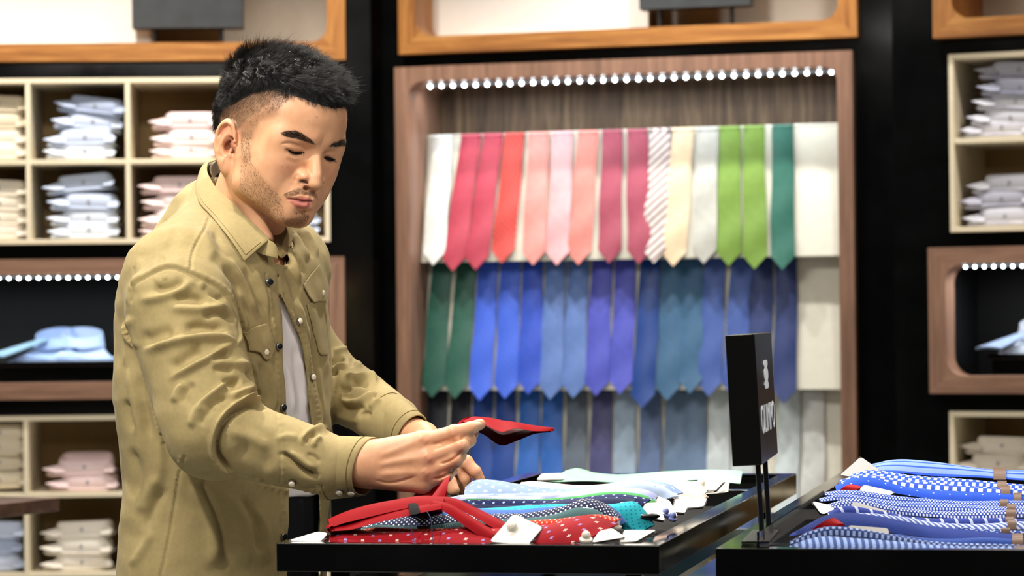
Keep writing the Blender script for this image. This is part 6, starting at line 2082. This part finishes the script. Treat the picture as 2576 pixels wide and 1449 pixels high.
def twill(name, col, sheen=0.25, seams=False):
    k = NT(name)
    v = k.coord('Object')
    big = k.noise(v, 9, 4)
    fine = k.noise(v, 160, 3)
    c0 = srgb(col)
    lo = tuple(x * 0.86 for x in c0[:3]) + (1,); hi = tuple(min(1, x * 1.12) for x in c0[:3]) + (1,)
    c = k.ramp(k.math('ADD', k.math('MULTIPLY', big, 0.6), k.math('MULTIPLY', fine, 0.4)), [(0.32, lo), (0.68, hi)])
    k.base(c, 0.78, 0.2, sheen=0.06)
    w = k.n('ShaderNodeTexWave'); w.wave_type = 'BANDS'; w.bands_direction = 'DIAGONAL'
    w.inputs['Scale'].default_value = 420; w.inputs['Distortion'].default_value = 0.6
    k.l(v, w.inputs['Vector'])
    k.bump(k.math('ADD', k.math('MULTIPLY', w.outputs['Fac'], 0.10), fine), 0.20, 0.0008)
    return k.m
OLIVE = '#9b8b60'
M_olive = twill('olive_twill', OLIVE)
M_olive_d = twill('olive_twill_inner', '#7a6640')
shirt = link('shirt', np_mesh('shirt', SV - MO, SQ, M_olive), MAN)
shirt['label'] = 'olive overshirt worn open'
shirtBVH = BVHTree.FromPolygons([tuple(v) for v in SV], [tuple(q) for q in SQ.tolist()])

# white tee and black trousers inside the open front
z_hem = P(740, 1258, 3.98).z
def sd_front(p, inset, z0, z1):
    t = sd_torso(p, inset)
    b = ((p[:, 0] - np.interp(p[:, 2], lz, lcx)) * FD[0] + (p[:, 1] - YC) * FD[1])
    t = smax(t, F32(0.03) - b.astype(F32), 0.006)
    t = smax(t, p[:, 2] - F32(z1), 0.004)
    return smax(t, F32(z0) - p[:, 2], 0.004)
TV, TQ = sdf_mesh(lambda p: sd_front(p, 0.0095, z_hem, P(680, 720, 4.0).z), (-0.60, 3.75, 1.02), (-0.16, 4.25, 1.50), 0.0030)
TN = vnormals(TV, TQ); uvT, visT = visible(TV, TN)
TV = TV + TN * (stroke_disp(uvT, visT, [('r', [(712,900),(730,960),(740,1050)], 9, 0.004), ('g', [(736,860),(752,960),(760,1060)], 8, -0.004), ('r', [(745,880),(765,960),(772,1040)], 7, 0.004)]) + 0.001 * lumps(TV, 80, 5))[:, None]
M_tee = plain('white_jersey', '#e4e0e2', 0.85, 0.15, noise_amt=0.02)
tee = link('tee', np_mesh('tee', TV - MO, TQ, M_tee), MAN); tee['label'] = 'white tee under the open shirt'
PV, PQ = sdf_mesh(lambda p: sd_front(p, 0.0130, 0.86, z_hem + 0.012), (-0.60, 3.75, 0.84), (-0.16, 4.25, 1.12), 0.0035)
PNn = vnormals(PV, PQ); uvP, visP = visible(PV, PNn)
PV = PV + PNn * stroke_disp(uvP, visP, [('r', [(758,1262),(762,1340),(758,1440)], 4, 0.003, 0), ('g', [(764,1262),(768,1340),(764,1440)], 3, -0.002, 0)])[:, None]
link('trousers', np_mesh('trousers', PV - MO, PQ, plain('black_denim', '#15161b', 0.8, 0.2, noise_amt=0.1, nscale=200)), MAN)
# legs down to the floor (out of the picture, but he stands on them)
def sd_legs(p):
    d = None
    for s in (-1, 1):
        hip = np.array([-0.415, YC, 0.90]) + RD * 0.085 * s
        kn = np.array([-0.405, YC, 0.48]) + RD * 0.10 * s + FD * 0.02
        an = np.array([-0.415, YC, 0.09]) + RD * 0.11 * s
        l = smin(s_cap(p, tuple(hip), tuple(kn), 0.088, 0.066), s_cap(p, tuple(kn), tuple(an), 0.066, 0.050), 0.03)
        d = l if d is None else smin(d, l, 0.02)
    return d
GV, GQ = sdf_mesh(sd_legs, (-0.72, 3.75, 0.0), (-0.15, 4.40, 1.0), 0.010)
link('trouser_legs', np_mesh('trouser_legs', GV - MO, GQ, MATS['black_denim']), MAN)
for s in (-1, 1):
    c = np.array([-0.415, YC, 0.0]) + RD * 0.11 * s
    FV, FQ_ = sdf_mesh(lambda p: smax(smin(s_cap(p, tuple(c + FD * -0.05 + [0, 0, 0.045]), tuple(c + FD * 0.17 + [0, 0, 0.035]), 0.045, 0.040), s_cap(p, tuple(c + [0, 0, 0.05]), tuple(c + [0, 0, 0.11]), 0.05, 0.052), 0.03), 0.002 - p[:, 2], 0.004), (c[0] - 0.25, c[1] - 0.25, -0.02), (c[0] + 0.25, c[1] + 0.25, 0.2), 0.007)
    link('shoe', np_mesh('shoe', FV - MO, FQ_, plain('black_leather', '#141312', 0.35, 0.5)), MAN)

# ------------------------------------------------------------------ collar, cuffs, pockets, placket, snaps
def cloth_sheet(rows, thick, name, mat, parent, sub=1, roll=True):
    """grid of points (list of rows) thickened into a hemmed piece of cloth"""
    A = np.array([[tuple(p) for p in r] for r in rows], float)
    m, n = A.shape[:2]
    du = np.gradient(A, axis=1); dv = np.gradient(A, axis=0)
    N = np.cross(du, dv); N /= np.maximum(np.linalg.norm(N, axis=2, keepdims=True), 1e-12)
    cen = A.reshape(-1, 3).mean(0)
    if ((N * (np.array(CPOS) - A)).sum(2)).mean() < 0:
        N = -N; flip = True
    else:
        flip = False
    mb = MB()
    T = A + N * thick; 
    mb.grid([[tuple(q - MO) for q in r] for r in T], flip=flip)
    mb.grid([[tuple(q - MO) for q in r] for r in A], flip=not flip)
    def side(a, b, fl):
        k = 4
        rr = []
        for i in range(k + 1):
            t = i / k
            bulge = math.sin(PI * t) * thick * 0.45
            rr.append([tuple(x * (1 - t) + y * t + o * bulge - MO) for x, y, o in zip(a, b, fl)])
        mb.grid(rr)
    def outw(e, inn):
        o = e - inn; return o / np.maximum(np.linalg.norm(o, axis=1, keepdims=True), 1e-9)
    side(T[0], A[0], outw(A[0], A[1])); side(T[-1], A[-1], outw(A[-1], A[-2]))
    side(T[:, 0], A[:, 0], outw(A[:, 0], A[:, 1])); side(T[:, -1], A[:, -1], outw(A[:, -1], A[:, -2]))
    me = mb.mesh(name, mat, 0)
    bm = bmesh.new(); bm.from_mesh(me)
    bmesh.ops.remove_doubles(bm, verts=bm.verts, dist=1e-6)
    bmesh.ops.recalc_face_normals(bm, faces=bm.faces)
    for f in bm.faces: f.smooth = True
    bm.to_mesh(me); bm.free()
    me.set_sharp_from_angle(angle=math.radians(60))
    return link(name, me, parent)

def edge3(pts, n):
    """pixel+depth stations -> n world points along a smooth curve"""
    a = resample(np.array(pts, float), n)
    return [np.array(P(u, v, y)) for u, v, y in a]

def stations(top, bot, n, k, puff=0.0):
    T_ = edge3(top, n); B_ = edge3(bot, n)
    rows = []
    for j in range(k + 1):
        s = j / k
        rows.append([T_[i] * (1 - s) + B_[i] * s + np.array([0, -1, 0]) * puff * math.sin(PI * s) for i in range(n)])
    return rows
def ysurf(bvh, u, v, off, default):
    p, n = hit(bvh, u, v)
    return (p.y - off) if p is not None else default
# --- collar: near leaf from behind the neck to its point
fold = [(545, 404, 4.165), (522, 414, 4.150), (520, 432, 4.118), (528, 450, 4.085), (544, 476, 4.052), (573, 502, 4.025), (620, 549, 3.992), (655, 582, 3.975), (677, 603, 3.966)]
outer = [(540, 402, 4.180), (514, 416, 4.160), (499, 450, 4.112), (494, 484, 4.068), (503, 509, 4.036), (531, 541, 4.010), (563, 581, 3.984), (592, 620, 3.966), (615, 655, 3.957)]
outer = [(u, v, min(y, ysurf(shirtBVH, u, v, 0.007, y))) for u, v, y in outer]
colR = stations(fold, outer, 40, 8, 0.005)
col = cloth_sheet(colR, 0.0022, 'collar', M_olive, MAN)
# topstitch ridge following the edge
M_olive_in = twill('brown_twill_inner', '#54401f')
def piping(pts, r, name, mat, parent):
    mb = MB().tube([tuple(np.array(p) - MO) for p in pts], r, 6)
    return part(name, mb, mat, parent, 60)
_e = [q + np.array([0.0, -0.0026, 0.0004]) for q in colR[7][3:39]] + [colR[j][38] + np.array([0.0, -0.0026, 0.0004]) for j in (6, 5, 4, 3, 2)]
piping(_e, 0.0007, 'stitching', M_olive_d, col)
# the band inside, standing against the neck, and the far leaf
inner_t = [(546, 405, 4.17), (530, 420, 4.125), (540, 452, 4.085), (566, 488, 4.050), (615, 540, 4.012), (652, 576, 3.990), (684, 604, 3.976)]
inner_b = [(556, 430, 4.20), (540, 446, 4.14), (556, 480, 4.10), (580, 512, 4.07), (625, 566, 4.03), (660, 604, 4.00), (690, 632, 3.985)]
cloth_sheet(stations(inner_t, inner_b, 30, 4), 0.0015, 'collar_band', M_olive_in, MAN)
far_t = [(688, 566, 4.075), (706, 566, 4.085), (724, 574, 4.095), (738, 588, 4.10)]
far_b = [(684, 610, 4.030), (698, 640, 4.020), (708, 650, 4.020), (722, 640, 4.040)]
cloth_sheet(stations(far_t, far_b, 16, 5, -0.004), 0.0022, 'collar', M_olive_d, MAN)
# tab of the band with its snap under the collar point
tab_t = [(656, 606, 3.968), (676, 606, 3.964), (690, 614, 3.964), (697, 628, 3.966)]
tab_b = [(640, 632, 3.962), (662, 640, 3.958), (684, 646, 3.958), (697, 650, 3.962)]
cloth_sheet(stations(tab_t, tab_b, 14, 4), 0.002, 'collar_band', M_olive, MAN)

# --- cuffs: open tubes round the wrists
def cuff(cA, cB, rA, rB, slant, name, n=48, k=7, thick=0.0028, flat=0.80, tabs=None, look=0.0, drop=0.0):
    a, b = np.array(P(*cA)), np.array(P(*cB))
    ax = (b - a) / np.linalg.norm(b - a)
    up = np.array([0, 0, 1.0]); up -= ax * (up @ ax); up /= np.linalg.norm(up)
    sd = np.cross(ax, up)
    if sd[1] > 0: sd = -sd          # sd points to the viewpoint
    outs = []; ins = []
    for i in range(k + 1):
        t = i / k
        c = a + (b - a) * t
        rr = rA + (rB - rA) * t
        o_, n_ = [], []
        for j in range(n):
            an = 2 * PI * j / n
            ca, sa = math.cos(an), math.sin(an)
            sl = t * (slant * sa - look * ca)
            wob = 1 + 0.012 * math.sin(3 * an + 2 * t) + (0.03 * math.exp(-((an - 4.4) / 0.25) ** 2))
            d = up * sa * rr * wob + sd * ca * rr * flat * wob
            q = c + d + ax * sl + up * (-drop * t)
            o_.append(q); n_.append(q - (d / np.linalg.norm(d)) * thick)
        outs.append(o_); ins.append(n_)
    mb = MB()
    f = lambda L: [[tuple(p - MO) for p in r_] for r_ in L]
    mb.grid(f(outs), closed_u=True); mb.grid(f(ins), closed_u=True, flip=True)
    def rim(o_, n_, s):
        rr = []
        for q in range(5):
            t = q / 4
            rr.append([tuple(x * (1 - t) + y * t + ax * s * math.sin(PI * t) * thick * 0.5 - MO) for x, y in zip(o_, n_)])
        mb.grid(rr, closed_u=True, flip=s < 0)
    rim(outs[-1], ins[-1], 1); rim(outs[0], ins[0], -1)
    me = mb.mesh(name, M_olive, 0)
    bm = bmesh.new(); bm.from_mesh(me)
    bmesh.ops.remove_doubles(bm, verts=bm.verts, dist=1e-6)
    bmesh.ops.recalc_face_normals(bm, faces=bm.faces)
    for ff in bm.faces: ff.smooth = True
    bm.to_mesh(me); bm.free()
    me.set_sharp_from_angle(angle=math.radians(60))
    ob = link(name, me, MAN)
    # stitched hems
    for i, fr in ((0, 0.10), (k, 0.90)):
        idx = 1 if i == 0 else k - 1
        pts = [outs[idx][j] + (outs[idx][j] - ins[idx][j]) * 0.10 for j in range(n)] + [outs[idx][0]]
        mb2 = MB().tube([tuple(p - MO) for p in pts], 0.0007, 5, cap=False)
        part('seam', mb2, M_olive_d, ob, 60)
    return ob, outs
cuffN, co = cuff((812, 1175, 3.782), (922, 1170, 3.768), 0.0440, 0.0395, 0.010, 'cuff', look=0.010, drop=0.002, flat=0.92)
cuffF, _ = cuff((962, 1040, 4.125), (1036, 1092, 4.065), 0.0385, 0.0330, 0.004, 'cuff')

# --- pieces laid on the shirt: flaps, plackets
def on_shirt(u, v, off):
    p, n = hit(shirtBVH, u, v)
    return None if p is None else (np.array(p) + np.array(n) * off, np.array(n))
def patch(name, poly, off, thick, mat, parent, res=26, edge=4):
    """a piece of cloth cut to a pixel outline and laid on the shirt"""
    poly = np.array(poly, float)
    lo, hi = poly.min(0), poly.max(0)
    # grid clipped by outline: march columns between the upper and the lower boundary
    us = np.linspace(lo[0] + 0.3, hi[0] - 0.3, res)
    rows = []
    def span(u):
        ys = []
        for i in range(len(poly)):
            (x0, y0), (x1, y1) = poly[i], poly[(i + 1) % len(poly)]
            if (x0 - u) * (x1 - u) <= 0 and x0 != x1:
                ys.append(y0 + (u - x0) / (x1 - x0) * (y1 - y0))
        return min(ys), max(ys)
    sp = [span(u) for u in us]
    k = max(6, int(res * (hi[1] - lo[1]) / (hi[0] - lo[0])))
    k = min(k, 40)
    for j in range(k + 1):
        t = j / k
        r_ = []
        for u, (a, b) in zip(us, sp):
            v = a + (b - a) * t
            q = on_shirt(u, v, off)
            r_.append(q[0] if q is not None else (r_[-1] if r_ else np.array(P(u, v, 4.0))))
        rows.append(r_)
    A = np.array(rows)
    # even out the folds below so the piece reads as its own cloth
    for _ in range(3):
        B = A.copy()
        B[1:-1, 1:-1] = (A[1:-1, 1:-1] * 2 + A[:-2, 1:-1] + A[2:, 1:-1] + A[1:-1, :-2] + A[1:-1, 2:]) / 6
        A = B
    return cloth_sheet(A, thick, name, mat, parent)
pocketN = patch('pocket_flap', [(614,836),(640,823),(668,814),(672,820),(688,862),(686,882),(676,902),(667,905),(659,898),(652,886),(640,882),(622,880),(620,860)], 0.0022, 0.0022, M_olive, shirt, 30)
pocketF = patch('pocket_flap', [(759,718),(776,694),(798,668),(803,680),(816,706),(820,728),(819,748),(812,757),(796,757),(785,762),(774,748)], 0.0022, 0.0022, M_olive, shirt, 26)
patch('pocket', [(770,768),(784,762),(818,757),(822,840),(824,892),(806,893),(799,884),(790,840)], 0.0008, 0.0014, M_olive, shirt, 16)
M_pearl = plain('pearl_snap', '#e6d9c2', 0.25, 0.5, noise_amt=0.03)
M_socket = plain('dark_snap_socket', '#1d1f24', 0.3, 0.5, metal=0.6, noise_amt=0)
M_rim = plain('steel_snap_rim', '#8d8c88', 0.3, 0.5, metal=0.9, noise_amt=0)
def snap(u, v, r, pearl=True, bvh=None, parent=None, tilt=0.4, off=0.0035):
    p, n = hit(bvh or shirtBVH, u, v)
    if p is None:
        return
    n = Vector(np.array(n)); 
    if n.dot(CPOS - p) < 0: n = -n
    n = (n + (CPOS - p).normalized() * tilt).normalized()
    M = Matrix.Translation(Vector(np.array(p) - MO) + n * off) @ n.to_track_quat('Z', 'Y').to_matrix().to_4x4()
    o = part('snap', MB().lathe([(r * 1.15, -0.002), (r * 1.18, 0.0006), (r * 1.0, 0.0013)], 18, M), M_rim, parent or shirt, 50)
    if pearl:
        part('pearl', MB().lathe([(r * 0.98, 0.0010), (r * 0.85, 0.0020), (r * 0.5, 0.0027), (0.0004, 0.0029)], 18, M), M_pearl, o, 60)
    else:
        part('socket', MB().lathe([(r * 0.95, 0.0013), (r * 0.8, 0.0020), (r * 0.45, 0.0016), (r * 0.3, 0.0024), (0.0004, 0.0026)], 18, M), M_socket, o, 60)
    return o
for u, v, pe in ((676,710,False),(699,872,False),(710,1025,False),(711,1350,False),(750,809,True),(784,949,True),(807,737,True),(667,886,True),(736,1213,True)):
    snap(u, v, 0.0047, pe)
snap(673, 621, 0.0050, True, bodyBVH, off=0.012)
cuffBVH = BVHTree.FromObject(cuffN, bpy.context.evaluated_depsgraph_get())
class _Sh:                     # rays in the frame of the cuff's mesh
    def ray_cast(self, o, d):
        h = cuffBVH.ray_cast(o - Vector(MO), d)
        return (h[0] + Vector(MO), h[1], h[2], h[3]) if h[0] is not None else h
for u, v in ((854, 1238), (884, 1240)):
    snap(u, v, 0.0048, True, _Sh(), cuffN, 0.2, 0.0008)
snap(746, 1238, 0.0044, True)

# ------------------------------------------------------------------ the red tie in his hand
M_red = cloth('held_red', '#86040f', rough=0.6, sheen=0.0, spec=0.06, mottled=0.03)
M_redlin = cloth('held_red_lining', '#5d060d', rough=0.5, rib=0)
ho = TA.tp(1060, 1290, 0.07)
HT = thing('necktie', 'plain bright red tie held up in the hand, its loop draped on the tray', 'tie', ho, 0)
def rib3(Fp, Bp, name, mat, n=40, thick=0.004, bulge=0.003, er=False):
    F = [Vector(p) for p in Fp]; B = [Vector(p) for p in Bp]
    f = resample([tuple(p) for p in F], n); b = resample([tuple(p) for p in B], n)
    mb = ribbon_mb([Vector(p) for p in f], [Vector(p) for p in b], thick, bulge, end_round=er, wav=0.0006)
    mb.v = [(x - ho.x, y - ho.y, z - ho.z) for x, y, z in mb.v]
    return part(name, mb, mat, HT, 60)
p_ = lambda L: [P(*q) for q in L]
t_ = lambda L: [TA.tp(*q) for q in L]
# wide end over the forefinger: lit outer face, turned-under near half with its dark inside
rib3(p_([(1196,1074,3.766),(1216,1069,3.752),(1268,1085,3.730),(1290,1078,3.735),(1340,1084,3.755),(1393,1085,3.780)]),
     p_([(1160,1058,3.800),(1186,1048,3.808),(1215,1049,3.808),(1290,1064,3.804),(1345,1074,3.798),(1394,1082,3.786)]), 'blade', M_red, 48, 0.0030, 0.0022)
rib3(p_([(1186,1082,3.775),(1214,1092,3.778),(1262,1120,3.782),(1300,1108,3.784),(1345,1091,3.786),(1385,1087,3.785)]),
     p_([(1180,1068,3.812),(1200,1062,3.814),(1250,1068,3.814),(1300,1074,3.810),(1345,1080,3.802),(1386,1083,3.789)]), 'turned_under_half', M_redlin, 48, 0.0022, 0.001)
# through the fist and down to the tray
rib3(p_([(1156,1060,3.800),(1112,1112,3.782),(1098,1130,3.784),(1078,1190,3.792),(1048,1236,3.770)]) + t_([(1026,1268,0.085)]),
     p_([(1196,1050,3.806),(1150,1106,3.800),(1136,1124,3.800),(1130,1180,3.800),(1127,1214,3.790)]) + t_([(1112,1268,0.115)]), 'neck_band', M_red, 40, 0.004, 0.004)
rib3(p_([(1108,1222,3.772)]) + t_([(1094,1240,0.115),(1066,1270,0.075)]), p_([(1130,1213,3.776)]) + t_([(1121,1240,0.115),(1113,1268,0.095)]), 'band_fold', M_red, 16, 0.003, 0.002)
# loop lying to the left, two layers
rib3(t_([(832,1327,0.050),(862,1316,0.052),(900,1307,0.055),(980,1289,0.060),(1040,1277,0.065),(1084,1274,0.07),(1116,1276,0.075)]),
     t_([(833,1321,0.095),(860,1307,0.10),(885,1296,0.10),(930,1282,0.105),(1000,1268,0.11),(1072,1257,0.115),(1112,1262,0.112)]), 'loop_top', M_red, 48, 0.006, 0.007)
rib3(t_([(830,1336,0.046),(880,1332,0.046),(940,1316,0.048),(1010,1302,0.05),(1070,1289,0.055),(1112,1281,0.06)]),
     t_([(834,1329,0.085),(880,1320,0.085),(940,1303,0.085),(1010,1288,0.085),(1060,1278,0.085),(1112,1270,0.085)]), 'loop_bottom', M_red, 48, 0.005, 0.004)
rib3(t_([(838,1322,0.046),(828,1326,0.044),(823,1331,0.044),(826,1336,0.046),(834,1338,0.048)]),
     t_([(838,1317,0.098),(827,1321,0.098),(823,1326,0.098),(826,1331,0.095),(836,1333,0.09)]), 'loop_end', M_red, 20, 0.004, 0.001)
# narrow end running down to the right
rib3(t_([(1076,1276,0.065),(1112,1284,0.06),(1150,1309,0.055),(1190,1339,0.05),(1228,1364,0.045)]),
     t_([(1100,1266,0.085),(1135,1275,0.082),(1180,1300,0.078),(1220,1322,0.07),(1256,1342,0.06)]), 'narrow_end', M_red, 36, 0.005, 0.004)
rib3(t_([(1098,1268,0.088),(1135,1272,0.085),(1180,1295,0.08),(1220,1316,0.072),(1258,1337,0.065)]),
     t_([(1092,1260,0.112),(1150,1264,0.112),(1200,1284,0.11),(1245,1306,0.10),(1280,1324,0.09)]), 'narrow_end', M_red, 36, 0.005, 0.005)
# woven keeper and the two threads hanging from it
rib3(t_([(1030,1292,0.042),(1042,1294,0.042),(1056,1290,0.044)]), t_([(1026,1268,0.075),(1038,1264,0.078),(1050,1265,0.08)]), 'keeper_loop', plain('keeper_black', '#040505', 0.7, 0.1, noise_amt=0), 12, 0.002, 0.002)
for L in ([(1032,1302,0.040),(1034,1330,0.034),(1040,1350,0.030),(1042,1362,0.026)], [(1074,1286,0.045),(1085,1312,0.036),(1087,1340,0.030),(1089,1362,0.026)]):
    q = resample([tuple(p) for p in t_(L)], 20)
    mb = MB().tube([tuple(np.array(p) - np.array(ho)) for p in q], 0.0006, 6)
    part('thread', mb, plain('navy_thread', '#1c2148', 0.6, 0.3, noise_amt=0), HT, 60)
